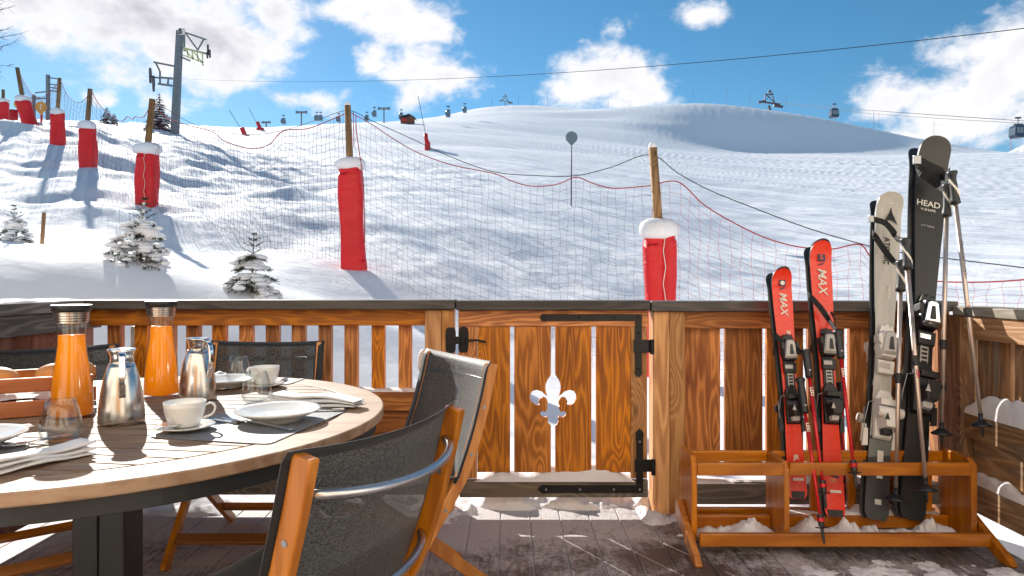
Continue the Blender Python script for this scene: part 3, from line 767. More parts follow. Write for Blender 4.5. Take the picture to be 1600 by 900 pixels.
def binding(ski, sgn, z, k, kind):     # fittings stand off the topsheet towards -sgn*y
    body, shield = {'kid': (BPL, GPL), 'white': (WPLS, GPL), 'black': (BPL, CHROME)}[kind]
    y0 = -sgn*.0145
    fr = lambda o: ((0, y0, o), (sgn, 0, 0), (0, 0, 1))       # u x v = -sgn*y
    if kind != 'white':
        b = MB(); b.prism([(-.028*k,-.20*k),(.028*k,-.20*k),(.024*k,0),(.028*k,.17*k),(-.028*k,.17*k),(-.024*k,0)], fr(z), 0, .012)
        b.obj('binding_plate', BPL, ski, world=False, bevel=.003)
        b = MB(); b.prism([(-.014*k,-.045*k),(.014*k,-.045*k),(.014*k,.045*k),(-.014*k,.045*k)], fr(z), .0125, .016); 
        for q in range(5): b.prism([(-.010*k,(-.035+q*.016)*k),(.010*k,(-.035+q*.016)*k),(.010*k,(-.026+q*.016)*k),(-.010*k,(-.026+q*.016)*k)], fr(z), .0162, .018, 1)
        b.obj('scale_strip', [GPL, BPL], ski, world=False)
    zt = z+.145*k
    b = MB(); b.prism(hexa(.062*k, .085*k, -.055*k, .065*k, -.01*k), fr(zt), .004, .045*k, 0, .86)
    b.prism([(-.030*k,.055*k),(.030*k,.055*k),(.022*k,.085*k),(.010*k,.078*k),(.006*k,.088*k),(-.006*k,.088*k),(-.010*k,.078*k),(-.022*k,.085*k)], fr(zt), 0, .022*k)
    b.prism([(-.045*k,.010*k),(-.028*k,-.01*k),(-.028*k,.045*k),(-.046*k,.038*k)], fr(zt), .006, .050*k)
    b.prism([(.028*k,-.01*k),(.045*k,.010*k),(.046*k,.038*k),(.028*k,.045*k)], fr(zt), .006, .050*k)
    b.prism([(-.032*k,-.115*k),(.032*k,-.115*k),(.036*k,-.058*k),(-.036*k,-.058*k)], fr(zt), .012, .026*k, 0, .9)
    tp = b.obj('toe_piece', body, ski, world=False, bevel=.003*k)
    b = MB(); b.prism([(-.034*k,-.040*k),(.034*k,-.040*k),(.022*k,.048*k),(.012*k,.055*k),(-.012*k,.055*k),(-.022*k,.048*k)], fr(zt), .046*k, .058*k, 0, .82)
    b.prism([(-.010*k,-.020*k),(.010*k,-.020*k),(.005*k,.030*k),(-.005*k,.030*k)], fr(zt), .0585*k, .063*k, 1)
    b.prism([(-.028*k,-.092*k),(.012*k,-.092*k),(.012*k,-.072*k),(-.028*k,-.072*k)], fr(zt), .0265*k, .030*k, 0)
    b.obj('toe_cover', [shield, BPL], ski, world=False, bevel=.0025*k)
    zh = z-.135*k
    b = MB(); b.prism([(-.034*k,-.09*k),(.034*k,-.09*k),(.036*k,.07*k),(.020*k,.105*k),(-.020*k,.105*k),(-.036*k,.07*k)], fr(zh), .004, .022*k, 0, .93)
    b.prism([(-.024*k,-.055*k),(.024*k,-.055*k),(.032*k,-.01*k),(.028*k,.035*k),(-.028*k,.035*k),(-.032*k,-.01*k)], fr(zh), .022*k, .085*k, 0, .78)
    b.prism([(-.040*k,.035*k),(.030*k,.035*k),(.030*k,.062*k),(-.040*k,.062*k)], fr(zh), .022*k, .070*k, 0, .9)
    y1 = y0-sgn*.062*k
    b.tube([(-.048*k, y1, zh+.012*k), (.048*k, y1, zh+.012*k)], .020*k, 14)
    hp = b.obj('heel_piece', body, ski, world=False, bevel=.003*k)
    b = MB(); b.prism([(-.018*k,-.075*k),(.018*k,-.075*k),(.022*k,-.055*k),(.010*k,-.035*k),(-.010*k,-.035*k),(-.022*k,-.055*k)], fr(zh), .030*k, .055*k, 0 if kind != 'white' else 1, .8)
    b.obj('heel_lever', [GPL, BPL], ski, world=False, bevel=.002*k)
    b = MB(); b.prism([(-.030*k,-.02*k),(-.012*k,-.02*k),(-.020*k,.006*k)], fr(zh), .0845*k, .088*k, 0 if kind != 'white' else 1)
    b.obj('arrow_mark', [GPL, BPL], ski, world=False)
    for s in (-1, 1):
        b = MB(); b.tube([(s*.030*k, y0-sgn*.012, zh+.055*k), (s*.052*k, y0-sgn*.004, zh+.050*k), (s*.058*k, y0+sgn*.012, zh-.02*k), (s*.056*k, y0+sgn*.022, zh-.05*k)], .0028, 6, 1)
        b.prism([(s*.056*k-.012*k, zh-.105*k), (s*.056*k+.010*k, zh-.10*k), (s*.056*k+.008*k, zh-.035*k), (s*.056*k-.008*k, zh-.035*k)], ((0, y0+sgn*.022, 0), (sgn if s > 0 else sgn, 0, 0), (0,0,1)) if sgn > 0 else ((0, y0+sgn*.022, 0), (1,0,0), (0,0,1)), -.004, .006)
        b.obj('ski_brake', [body, SCRW], ski, world=False, bevel=.001)
def ribbon(pts, w, th=.002, up=(0,0,1)):
    b = MB(); b.path(pts, w, th, up); return b
TF = Matrix(((1,0,0,0),(0,0,-1,0),(0,1,0,0),(0,0,0,1)))        # text plane xy -> xz facing -y
def ontop(x, z, M0, d=.0165): return Matrix.Translation((x, -d, z)) @ M0
READ = TF @ Matrix.Rotation(R(-90), 4, 'Z')                      # reads downwards
def ski_pair(label, tail, tip, dims, topm, kind, bz_, k, backx=-.012, square=2.2, tipf=.1, lift=.045):
    p0 = P(*tail); p1 = P(*tip); L = (p1-p0).length
    M = frame_from(p0, p1)
    root = empty('ski_pair', p0, label, 'skis', 'pairs of skis standing in the rack'); root.rotation_euler = M.to_euler()
    wt, ww, wp = dims
    f = ski_mesh(L, wt, ww, wp, 1, lift, tipf=tipf, square=square).obj('ski', [topm, BPL], root, world=False, smooth=True)
    f.modifiers.new('es', 'EDGE_SPLIT').split_angle = R(35)
    bk = ski_mesh(L*.995, wt, ww, wp, -1, lift, tipf=tipf, square=square)
    bk.v = [(x+backx, y+.008, z) for x, y, z in bk.v]
    bo = bk.obj('ski', [topm, BPL], root, world=False, smooth=True); bo.modifiers.new('es', 'EDGE_SPLIT').split_angle = R(35)
    binding(f, 1, bz_, k, kind)
    binding(bo, -1, bz_-.02, k, kind)
    return root, f, L, M

# small red pair
def salo(root, f, L, size, tagm, num, ztail):
    zl = L-.115*size/.09
    b = MB(); sq = .0165*size/.09
    b.prism([(-sq,-sq),(sq,-sq),(sq,sq),(-sq,sq)], ((0,-.0215,zl+.035*size/.09),(1,0,0),(0,0,1)), 0, .0012); b.obj('logo_panel', TXD, f, world=False)
    if tagm: 
        b = MB(); pl = [(sq*.72*math.cos(i*.393), sq*.72*math.sin(i*.393)) for i in range(16)]
        b.prism(pl, ((0,-.0230,zl+.035*size/.09),(1,0,0),(0,0,1)), 0, .001); b.obj('round_sticker', TXW, f, world=False)
    else: text('S', sq*1.9, ontop(0, zl+.035*size/.09, TF, .0236), RSK, f, bold=.0006)
    b = MB(); s2 = sq
    b.prism([(-s2*.8,-.004),(s2*.7,.004),(s2*.7,.010),(-s2*.8,.002)], ((0,-.0165,zl+.003),(1,0,0),(0,0,1)), 0, .0012); b.obj('logo_slash', TXD, f, world=False)
    text('MAX', size*.62, ontop(-.001, zl-.075*size/.09, READ, .0158), TXW, f, shear=.25, bold=.0006)
    b = MB(); q = sq*.55; zz = zl-.075*size/.09-.155*size/.09
    b.prism([(-q,-q),(q,-q),(q,q),(-q,q)], ((.012,-.0158,zz),(1,0,0),(0,0,1)), 0, .001); b.obj('small_logo', TXW, f, world=False)
    text('S', q*2.2, ontop(.012, zz, TF, .0172), RSK, f)
    text('JR', .032*size/.09, ontop(.004, ztail+.075, TF, .0120), TXW, f, bold=.0008)
    b = MB(); b.prism([(-.026,.006),(.024,-.006),(.024,-.016),(-.026,-.004)], ((.0,-.0112,ztail+.052),(1,0,0),(0,0,1)), 0, .0012); b.obj('printed_bar', TXD, f, world=False)
    text(num, .022, ontop(-.006, ztail+.028, TF, .0120), TXG, f)
    b = MB(); b.prism([(-.024,-.006),(.024,-.006),(.024,.006),(-.024,.006)], ((.006,-.0112,ztail-.018),(1,0,0),(0,0,1)), 0, .0012); b.obj('size_sticker', TXW, f, world=False)
    b = MB(); b.prism([(-.030*size/.09,-.0),(.030*size/.09,0),(.034*size/.09,.030),(-.034*size/.09,.030)], ((0,-.0100,.001),(1,0,0),(0,0,1)), 0, .004); b.obj('tail_protector', BPL, f, world=False, bevel=.002)
    b = MB(); w = .044*size/.09; n = 20
    pts = [(w*1.04*math.sin(t), -.0165-.045*(1-((1-math.cos(t))))**2*.85, L-.042+.041*math.cos(t)) for t in [(-1.25+2.5*i/n) for i in range(n+1)]]
    b.path(pts, .010, .007, (0,1,0)); b.obj('tip_protector', BPL, f, world=False)
s1, f1, L1, M1 = ski_pair('smaller pair of red children\'s skis, leftmost in the rack', (1246,779,2.985), (1218,421,3.20), (.085,.066,.094), RSK, 'kid', .515, .88)
salo(s1, f1, L1, .078, True, '100', .10)
s2, f2, L2, M2 = ski_pair('larger pair of red children\'s skis, second from the left', (1304,808,2.955), (1279,379,3.27), (.092,.070,.104), RSK, 'kid', .605, .95)
salo(s2, f2, L2, .092, False, '120', .125)
s3, f3, L3, M3 = ski_pair('pale grey and champagne pair of skis with white bindings', (1368,812,2.955), (1388,306,3.36), (.108,.082,.126), GSK, 'white', .60, 1.15, square=3.2, tipf=.085)
s4, f4, L4, M4 = ski_pair('tallest pair of skis, black with dark broad tips', (1424,812,2.955), (1457,222,3.50), (.115,.092,.158), HSK, 'black', .74, 1.25, backx=-.022, square=3.4, tipf=.10, lift=.055)
# grey ski prints
b = MB(); zc = L3-.115
b.prism([(0,.052),(.006,.02),(.034,-.040),(.010,-.022),(0,-.019),(-.010,-.022),(-.034,-.040),(-.006,.02)], ((.006,-.0185,zc),(1,0,0),(0,0,1)), 0, .0008); b.obj('printed_emblem', TXK, f3, world=False)
b = MB(); b.prism([(.018*math.cos(i*.393), .013*math.sin(i*.393)) for i in range(16)], ((.006,-.026,L3-.040),(1,0,0),(0,0,1)), 0, .0012); b.obj('round_sticker', TXW, f3, world=False)
text('ATOMIC', .036, ontop(-.006, L3-.295, READ, .0158), TXK, f3, bold=.0008)
text('MAVEN', .020, ontop(.012, L3-.50, READ, .0165), TXW, f3, bold=.0005)
text('75', .034, ontop(.004, .205, READ, .0132), TXK, f3)
b = MB(); b.prism([(-.013,-.06),(.013,-.06),(.013,.06),(-.013,.06)], ((.004,-.0112,.235),(1,0,0),(0,0,1)), 0, .0012); b.obj('size_sticker', TXW, f3, world=False)
b = MB(); b.prism([(-.014,-.011),(.014,-.011),(.014,.011),(-.014,.011)], ((.002,-.0112,.075),(1,0,0),(0,0,1)), 0, .0012); b.obj('small_sticker', GPL, f3, world=False)
b = MB(); b.prism([(-.016,-.014),(.016,-.014),(.016,.014),(-.016,.014)], ((.006,-.0150,.375),(1,0,0),(0,0,1)), 0, .0012); b.obj('rental_sticker', TXW, f3, world=False)
text('HEAD', .044, ontop(-.012, L4-.365, TF, .0172), TXW, f4, bold=.0004)
text('V-SHAPE', .019, ontop(-.012, L4-.398, TF, .0172), TXW, f4)
text('LYT TECH', .014, ontop(-.010, L4-.485, TF, .0172), GPL, f4)
b = MB(); b.prism([(-.022,-.013),(.022,-.013),(.022,.013),(-.022,.013)], ((.008,-.0180,.50),(1,0,0),(0,0,1)), 0, .0014); b.obj('rental_sticker', TXW, f4, world=False)

def strap(root, pts, w, up=(0,0,1), name='strap'):
    b = ribbon(pts, w, .0025, up); return b.obj(name, BSTR, root, smooth=False)
def S3(lst): return [P(*q) for q in lst]
def curve(pts, n=6):
    pts = [Vector(p) for p in pts]; o = []
    for i in range(len(pts)-1):
        p0 = pts[max(i-1,0)]; p1 = pts[i]; p2 = pts[i+1]; p3 = pts[min(i+2,len(pts)-1)]
        for k in range(n):
            t = k/n; o.append(.5*((2*p1)+(p2-p0)*t+(2*p0-5*p1+4*p2-p3)*t*t+(3*p1-p0-3*p2+p3)*t**3))
    o.append(pts[-1]); return o
strap(s1, curve(S3([(1210,520,3.13),(1212,524,3.09),(1226,538,3.085),(1240,547,3.07),(1252,551,3.02)])), .022)
strap(s1, curve(S3([(1238,527,3.13),(1240,538,3.09),(1253,550,3.02)])), .012)
strap(s2, curve(S3([(1262,460,3.20),(1265,462,3.14),(1283,482,3.13),(1295,500,3.11),(1307,517,3.03)])), .024)
strap(s2, curve(S3([(1299,487,3.16),(1304,500,3.13),(1306,516,3.03)])), .011)
strap(s3, curve(S3([(1363,342,3.31),(1366,343,3.23),(1382,348,3.225),(1394,360,3.22),(1401,372,3.19),(1410,376,3.02)])), .027)
strap(s3, curve(S3([(1363,363,3.30),(1365,366,3.22),(1380,388,3.205),(1394,406,3.18),(1402,411,3.14),(1413,408,3.02)])), .027)
b = MB(); q = P(1360,342,3.23); b.box(q.x-.011, q.x+.011, q.y-.012, q.y+.004, q.z-.016, q.z+.016); b.obj('buckle', SCRW, s3, bevel=.002)
strap(s4, curve(S3([(1431,252,3.42),(1434,254,3.345),(1450,262,3.335),(1466,270,3.33),(1474,280,3.30),(1484,272,3.06)])), .060)
strap(s4, curve(S3([(1432,257,3.40),(1440,268,3.34),(1458,280,3.32),(1470,290,3.27),(1480,292,3.08)])), .05)
b = MB(); q = P(1432,250,3.34); b.box(q.x-.018, q.x+.018, q.y-.012, q.y+.004, q.z-.022, q.z+.022); b.obj('buckle', SCRW, s4, bevel=.003)

# ------------------------------------------------------------------ ski poles
def ski_pole(label, top, tip, shaft, gripl, name, style, clamps=(), word=None, wmat=None, snowb=False):
    a = P(*top); t = P(*tip); L = (a-t).length
    M = frame_from(t, a)
    root = empty('ski_pole', t, label, 'ski pole', 'ski poles hanging with the skis'); root.rotation_euler = M.to_euler()
    rs = .0075 if style == 'red' else .0095
    b = MB(); b.tube([(0,0,.05), (0,0,L*.45), (0,0,L-gripl+.01)], [rs*.75, rs, rs], 14); sh = b.obj('shaft', shaft, root, world=False, smooth=True)
    if style == 'red':
        b = MB(); b.lathe([(.012,L-gripl),(.016,L-gripl+.006),(.015,L-gripl+.03),(.0165,L-gripl+.06),(.015,L-.035),(.017,L-.018),(.021,L-.008),(.019,L),(.004,L+.004)], (0,0,0), 16)
        gr = b.obj('grip', BPL, root, world=False, smooth=True)
        for q in range(4):
            b = MB(); b.prism([(-.004,0),(.004,0),(.004,.006),(-.004,.006)], ((0,-.0165,L-gripl+.03+q*.010),(1,0,0),(0,0,1)), 0, .0008); b.obj('grip_mark', GPL, gr, world=False)
            break
        text('LEKI', .020, Matrix.Translation((0,-rs-.0004,L-gripl-.06)) @ READ, TXW, sh, bold=.0006)
    else:
        b = MB(); b.lathe([(.012,L-gripl),(.021,L-gripl+.004),(.019,L-gripl+.02),(.0145,L-gripl+.05),(.0155,L-gripl+.085),(.0135,L-.04),(.016,L-.022),(.022,L-.008),(.020,L),(.004,L+.003)], (0,0,0), 18, sx=1.0, sy=1.15)
        gr = b.obj('grip', BPL, root, world=False, smooth=True)
        b = MB(); pts = [(.0155*math.sin(q*.62-1.6)*1.08, -abs(.017*math.cos(q*.62-1.6))-.001, L-.035-q*.018) for q in range(6)]
        b.path(pts, .009, .003, (1,0,.3)); b.obj('cork_band', TXW, gr, world=False)
    for s in clamps:
        b = MB(); z = L*s; b.lathe([(rs+.001,z-.022),(rs+.005,z-.018),(rs+.005,z+.018),(rs+.001,z+.022)], (0,0,0), 14); b.box(-.018,-.004,-.012,.006,z-.004,z+.018)
        b.obj('clamp', BPL, root, world=False, bevel=.001)
    b = MB(); b.tube([(0,0,.0),(0,0,.012),(0,0,.06),(0,0,.10)], [.002,.005,.007,.010], 10)
    if style == 'red':
        b.tube([(0,0,.07),(0,0,.115)], [.012,.013], 12)
        for q in range(4):
            t = q*1.571+.4; b.bar((0,0,.062), (.033*math.cos(t), .033*math.sin(t), .066), .012, .006, w1=.004, t1=.003)
        b.obj('basket', BPL, root, world=False, bevel=.001)
        b = MB(); b.lathe([(.0132,.086),(.0145,.089),(.0145,.099),(.0132,.102)], (0,0,0), 14); b.obj('ring', RPO, root, world=False)
    else:
        b.lathe([(.010,.048),(.040,.046),(.043,.052),(.030,.060),(.012,.075)], (0,0,0), 24); b.obj('basket', BPL, root, world=False, smooth=True)
    if word:
        text(word, .017, Matrix.Translation((0,-rs-.0004,L*.66)) @ READ, TXK, sh)
        text('LEKI', .019, Matrix.Translation((0,-rs-.0004,L*.47)) @ READ, TXR, sh, bold=.0006)
    return root
ski_pole('red ski pole with its tip in front of the rack rail, left red pair', (1250,591,3.00), (1288,851,2.74), RPO, .155, '', 'red')
ski_pole('red ski pole between the two red ski pairs, tip above the shelf', (1259,547,3.02), (1291,796,2.80), RPO, .125, '', 'red')
ski_pole('red ski pole right of the larger red skis', (1309,517,3.00), (1338,764,2.80), RPO, .125, '', 'red')
ski_pole('short red ski pole half hidden behind the larger red skis', (1313,598,3.20), (1322,790,3.14), RPO, .12, '', 'red')
ski_pole('champagne ski pole slanting across the bindings of the black skis', (1414,373,3.02), (1449,786,2.80), POLE, .14, '', 'tour', (.52,), 'MAKALU')
ski_pole('champagne ski pole hanging upright beside the grey skis', (1408,408,3.06), (1399,800,2.90), POLE, .14, '', 'tour', (.52,))
ski_pole('champagne ski pole slanting right, in front of the corner post', (1487,268,3.04), (1536,683,2.92), POLE, .15, '', 'tour', (.46,), 'ADVANCED CARBON')
ski_pole('champagne ski pole hanging upright right of the black skis', (1480,288,3.08), (1471,696,3.00), POLE, .15, '', 'tour', (.38,))

# ------------------------------------------------------------------ table
TC = Vector((-1.15, 1.95, 0)); TR = .770; TRI = .665
tb = empty('round_table', TC, 'large round teak garden table with slatted top and dark steel base', 'table')
b = MB(); n = 96; vs = []
for k in range(n):
    t = 2*math.pi*k/n; c, s = math.cos(t), math.sin(t)
    vs += [(TC.x+TR*c, TC.y+TR*s, .75), (TC.x+TRI*c, TC.y+TRI*s, .75), (TC.x+TRI*c, TC.y+TRI*s, .722), (TC.x+TR*c, TC.y+TR*s, .722)]
fs = []
for k in range(n):
    a = 4*k; c = 4*((k+1) % n)
    for q in range(4): fs.append((a+q, a+(q+1) % 4, c+(q+1) % 4, c+q))
b.add(vs, fs); b.obj('rim', WTR, tb, bevel=.004)
ang = R(-9); ux = Vector((math.cos(ang), math.sin(ang), 0)); uy = Vector((-math.sin(ang), math.cos(ang), 0))
r = TRI-.007; y = -r+.004; b = MB()
while y < r-.01:
    y1 = min(y+.052, r-.001); pts = []
    for q in range(7):
        yy = y+(y1-y)*q/6; pts.append((math.sqrt(max(r*r-yy*yy, 0)), yy))
    for q in range(7):
        yy = y1+(y-y1)*q/6; pts.append((-math.sqrt(max(r*r-yy*yy, 0)), yy))
    b.prism(pts, (TC, ux, uy), .728, .7495); y = y1+.0085
b.obj('slats', WTB, tb)
b = MB(); b.lathe([(.01,.7205),(TRI+.01,.7205),(TRI+.01,.7215),(.01,.7215)], TC, 64); b.obj('underframe', TBM, tb)
b = MB(); b.lathe([(TR-.03,.680),(TR-.022,.683),(TR-.022,.7215),(TR-.06,.7215)], TC, 96); b.obj('apron', TBM, tb, smooth=False)
b = MB(); b.box(TC.x-.075, TC.x-.004, TC.y-.05, TC.y+.05, .02, .70); b.box(TC.x+.0, TC.x+.071, TC.y-.052, TC.y+.05, .02, .70)
b.obj('leg', TBM, tb, bevel=.004)
b = MB(); b.bar((TC.x-.42, TC.y, .012), (TC.x+.42, TC.y, .012), .10, .022, (0,1,0)); b.bar((TC.x, TC.y-.42, .036), (TC.x, TC.y+.42, .036), .10, .022, (1,0,0)); b.obj('foot', TBM, tb, bevel=.003)

# ------------------------------------------------------------------ chairs
def make_chair(label):
    root = empty('garden_chair', (0,0,0), label, 'chair', 'folding chairs round the table')
    prof = [(0,.845),(.022,.75),(.052,.64),(.080,.56),(.112,.48),(.165,.40),(.235,.30),(.31,.20),(.395,.10),(.48,0)]
    W = .236
    for s in (-1, 1):
        b = MB(); b.path([(s*W, y, z) for y, z in curve([Vector((p[0], p[1], 0)) for p in prof], 3) for y, z in [(y, z)]] if False else [(s*W, v.x, v.y) for v in curve([Vector((p[0], p[1], 0)) for p in prof], 3)], .024, .042, (1,0,0))
        side = b.obj('side_frame', WCH, root, world=False, bevel=.004)
        b = MB()
        for y, z in ((.035,.70),(.085,.545),(.245,.285),(.18,.375)):
            b.tube([(s*(W-.0135), y-.0, z), (s*(W+.0135), y, z)], .0065, 10)
        b.obj('bolt', SCRW, side, world=False)
        b = MB(); b.path([(s*(W-.030), .52, .432), (s*(W-.030), .36, .375), (s*(W-.030), .245, .285), (s*(W-.030), .06, .13), (s*(W-.030), -.10, 0)], .024, .040, (1,0,0))
        b.obj('leg', WCH, root, world=False, bevel=.004)
    b = MB(); b.bar((-W+.012, .40, .095), (W-.012, .40, .095), .026, .04, (0,.7,.7)); b.obj('rung', WCH2, root, world=False, bevel=.003)
    b = MB(); b.bar((-W+.042, .02, .10), (W-.042, .02, .10), .024, .036, (0,.7,-.7)); b.obj('rung', WCH2, root, world=False, bevel=.003)
    b = MB(); b.bar((-W+.012, .125, .445), (W-.012, .125, .445), .024, .045, (0,1,0)); b.obj('cross_rail', WCH2, root, world=False, bevel=.003)
    b = MB(); b.bar((-W+.02, .525, .425), (W-.02, .525, .425), .024, .035, (0,1,0)); b.obj('cross_rail', WCH2, root, world=False, bevel=.003)
    zs = [p[1] for p in prof][::-1]; ys = [p[0] for p in prof][::-1]
    def prY(z): return float(np.interp(z, zs, ys))
    def back(u, v, off=.026):
        x = -.262+.524*u; z = .855-v*.395; q = x/.252; e = max(0, 1-q*q)
        return (x, prY(min(z, .845))+off-.036*e*(1-.2*v)-(.012 if z > .845 else 0), z-.010*e*(1-v))
    b = MB(); b.grid(back, 24, 20)
    for k, f in enumerate(b.f):
        i = k % 24; j = k//24
        b.m[k] = 1 if (j < 1 or j > 18 or i < 2 or i > 21) else 0
    b.obj('back_sling', [FAB, HEM], root, world=False, smooth=True, solid=.0016)
    def seat(u, v):
        x = -.245+.49*u; e = max(0, 1-(x/.245)**2); 
        y = .135+min(v, .9)/.9*.405; zz = .476-.012*v-.016*e
        if v > .9: y += .012; zz -= (v-.9)*.45
        return (x, y, zz)
    b = MB(); b.grid(seat, 20, 14)
    for k, f in enumerate(b.f): b.m[k] = 1
    b.obj('seat_sling', [FAB, HEM], root, world=False, smooth=True, solid=.002)
    for z0, dp in ((.775,.088),(.555,.072)):
        b = MB(); pts = []
        for i in range(17):
            t = -1+2*i/16; pts.append(((W-.011)*t, prY(z0)-dp*(1-t*t)**.8+.004, z0-.012*(1-t*t)))
        b.tube(pts, .0088, 12); b.obj('spreader_bar', ALU, root, world=False, smooth=True)
    return root
def place(ch, c, f):
    ch.location = (c[0], c[1], 0); ch.rotation_euler = (0, 0, math.atan2(-f[0], f[1]))
ch0 = make_chair('nearest wooden chair, seen from behind, with black mesh back and curved metal bars')
place(ch0, (-.231, 1.322), (-.90, .44))
ch1 = copy_tree(ch0); tag(ch1, 'wooden chair in front of the gate, its grey sling back half in sun'); place(ch1, (-.195, 2.545), (-.85, -.526))
ch2 = copy_tree(ch0); tag(ch2, 'chair at the far side of the table, black mesh back against the slatted railing'); place(ch2, (-1.115, 3.13), (0, -1))
ch3 = copy_tree(ch0); tag(ch3, 'chair at the far left by the closed board railing, behind the bread crate'); place(ch3, (-1.93, 2.83), (.63, -.77))

# ------------------------------------------------------------------ tableware
def carafe(c, label):
    root = empty('juice_carafe', c, label, 'carafe', 'juice carafes on the table')
    out_ = [(.046,0),(.052,.003),(.0535,.010),(.053,.04),(.050,.085),(.045,.13),(.0385,.17),(.0350,.200),(.0345,.228),(.0365,.262),(.040,.285)]
    b = MB(); b.lathe(out_, (0,0,0), 48); b.f = b.f[:-2]+[b.f[-2]]; b.m = b.m[:-1]; b.obj('glass_body', GLASS, root, world=False, smooth=True)
    inn = [(.044,.008)]+[(r_-.0022, z) for r_, z in out_ if .009 < z < .23]+[(.0322,.2285)]
    b = MB(); b.lathe(inn, (0,0,0), 48); b.obj('juice', JUICE, root, world=False, smooth=True)
    b = MB(); b.lathe([(.0375,.262),(.0405,.263),(.0435,.292),(.041,.292)], (0,0,0), 48); col = b.obj('steel_collar', STEEL, root, world=False, smooth=False)
    b = MB()
    for z in (.267,.274,.281,.288): b.lathe([(.0405+(z-.263)*.10,z),(.0418+(z-.263)*.10,z+.001),(.0405+(z-.263)*.10,z+.002)], (0,0,0), 40)
    b.obj('rings', BPL, col, world=False)
    b = MB(); b.lathe([(.0435,.2925),(.0475,.296),(.0505,.309),(.0495,.312),(.044,.311),(.010,.309)], (0,0,0), 48); b.obj('lid', BPL, root, world=False, smooth=True)
    return root
carafe(T(112,652), 'tall glass carafe of orange juice with black lid, nearest to the left edge')
c2 = carafe(T(252,619), 'second glass carafe of orange juice, behind the two steel jugs')
def jug(c, rot, label):
    root = empty('steel_jug', c, label, 'jug', 'steel jugs on the table', (0,0,rot))
    b = MB(); b.lathe([(.054,0),(.0560,.003),(.0560,.012),(.054,.045),(.0495,.085),(.043,.12),(.035,.148),(.030,.160)], (0,0,0), 56); b.obj('body', STEEL, root, world=False, smooth=True)
    b = MB(); b.lathe([(.0275,.1605),(.0275,.178),(.031,.190),(.0345,.195),(.0335,.198),(.024,.194),(.004,.193)], (0,0,0), 48, fn=lambda t, z: 1+(.16*math.exp(-((abs(t-math.pi/2))/.35)**2) if z > .185 else 0))
    b.obj('lid', CHROME, root, world=False, smooth=True)
    b = MB(); b.path(curve([(0,-.030,.190),(0,-.050,.186),(0,-.060,.165),(0,-.063,.135),(0,-.060,.105),(0,-.0535,.075)]), .016, .007, (1,0,0)); b.obj('handle', CHROME, root, world=False, bevel=.003)
    return root
jug(T(190,661), R(31), 'brushed steel jug at the left, its handle turned to the viewer')
jug(T(309,625.5), R(62), 'brushed steel jug beside the second juice carafe, handle on its right')
def tumbler(c, label):
    b = MB(); o_ = [(.020,0),(.032,.002),(.042,.012),(.0455,.028),(.043,.048),(.0365,.075),(.030,.098)]
    i_ = [(.0288,.098),(.0352,.075),(.0415,.048),(.0438,.030),(.040,.016),(.030,.009),(.003,.008)]
    b.lathe(o_+i_, (0,0,0), 44); root = b.obj('drinking_glass', GLASS, smooth=True); root.location = c; tag(root, label, 'glass', 'stemless glasses on the table'); return root
tumbler(T(95,689), 'empty stemless glass before the left juice carafe')
tumbler(T(401,629.5), 'empty stemless glass beside the middle plate')
tumbler(T(373,597.5), 'small empty glass at the far edge of the table, before the far chair')
def cup(c, rot, label, k=1.0):
    root = empty('coffee_cup', c+Vector((0,0,.006)), label, 'cup', 'white coffee cups', (0,0,rot))
    b = MB(); o_ = [(.026,0),(.030,.002),(.036,.012),(.042,.028),(.0455,.045),(.047,.058)]; i_ = [(.0455,.058),(.0435,.045),(.040,.028),(.032,.010),(.003,.007)]
    b.lathe([(r_*k, z*k) for r_, z in o_+i_], (0,0,0), 40); b.obj('bowl', PORC, root, world=False, smooth=True)
    b = MB(); b.path(curve([(.044*k,0,.048*k),(.058*k,0,.052*k),(.066*k,0,.042*k),(.060*k,0,.026*k),(.040*k,0,.018*k)]), .010, .0045, (0,1,0)); b.obj('handle', PORC, root, world=False, smooth=True)
    return root
def saucer(c, r_, label):
    b = MB(); b.lathe([(r_*.5,0),(r_*.55,.002),(r_*.95,.0095),(r_,.012),(r_*.98,.0135),(r_*.6,.006),(r_*.1,.005)], (0,0,0), 48); o = b.obj('saucer', PORC, smooth=True); o.location = c; tag(o, label, 'saucer', 'saucers under the cups'); return o
def plate(c, r_, label):
    b = MB(); b.lathe([(r_*.50,0),(r_*.58,0),(r_*.60,.008),(r_*.80,.017),(r_,.028),(r_*1.0,.031),(r_*.93,.0275),(r_*.66,.015),(r_*.55,.013),(r_*.05,.0125)], (0,0,0), 56); o = b.obj('plate', PORC, smooth=True); o.location = c; tag(o, label, 'plate', 'white plates on the table'); return o
MZ = .7535
def T2(px, py): return T(px, py, MZ)
def placemat(pts, label):
    b = MB(); n = len(pts); cx = sum(p[0] for p in pts)/n; cy = sum(p[1] for p in pts)/n
    # clip the corners a little so that they are rounded
    pl = []
    for i, p in enumerate(pts):
        p = Vector(p[:2]); a = Vector(pts[i-1][:2]); c = Vector(pts[(i+1) % n][:2])
        q0 = p+(a-p).normalized()*.022; q1 = p+(c-p).normalized()*.022
        for t in (0, .33, .66, 1): pl.append(tuple((1-t)**2*q0+2*t*(1-t)*p+t*t*q1))
    b.prism(pl, ((0,0,0),(1,0,0),(0,1,0)), .7505, .7525); o = b.obj('placemat', MAT_); tag(o, label, 'placemat', 'grey placemats'); return o
Nn = Vector((-.560,1.575)); Rr_ = Vector((-.475,2.0)); dl = Vector((-.322,.075))
placemat([Nn, Rr_, Rr_+dl, Nn+dl], 'grey placemat under the nearest plate, at the right of the table')
placemat([T(478,592), T(452,601), T(330,607), T(330,596)], 'grey placemat before the far chair')
placemat([T(50,697), T(-6,728), T(-260,690), T(-80,675)], 'grey placemat cut off by the left edge of the photo')
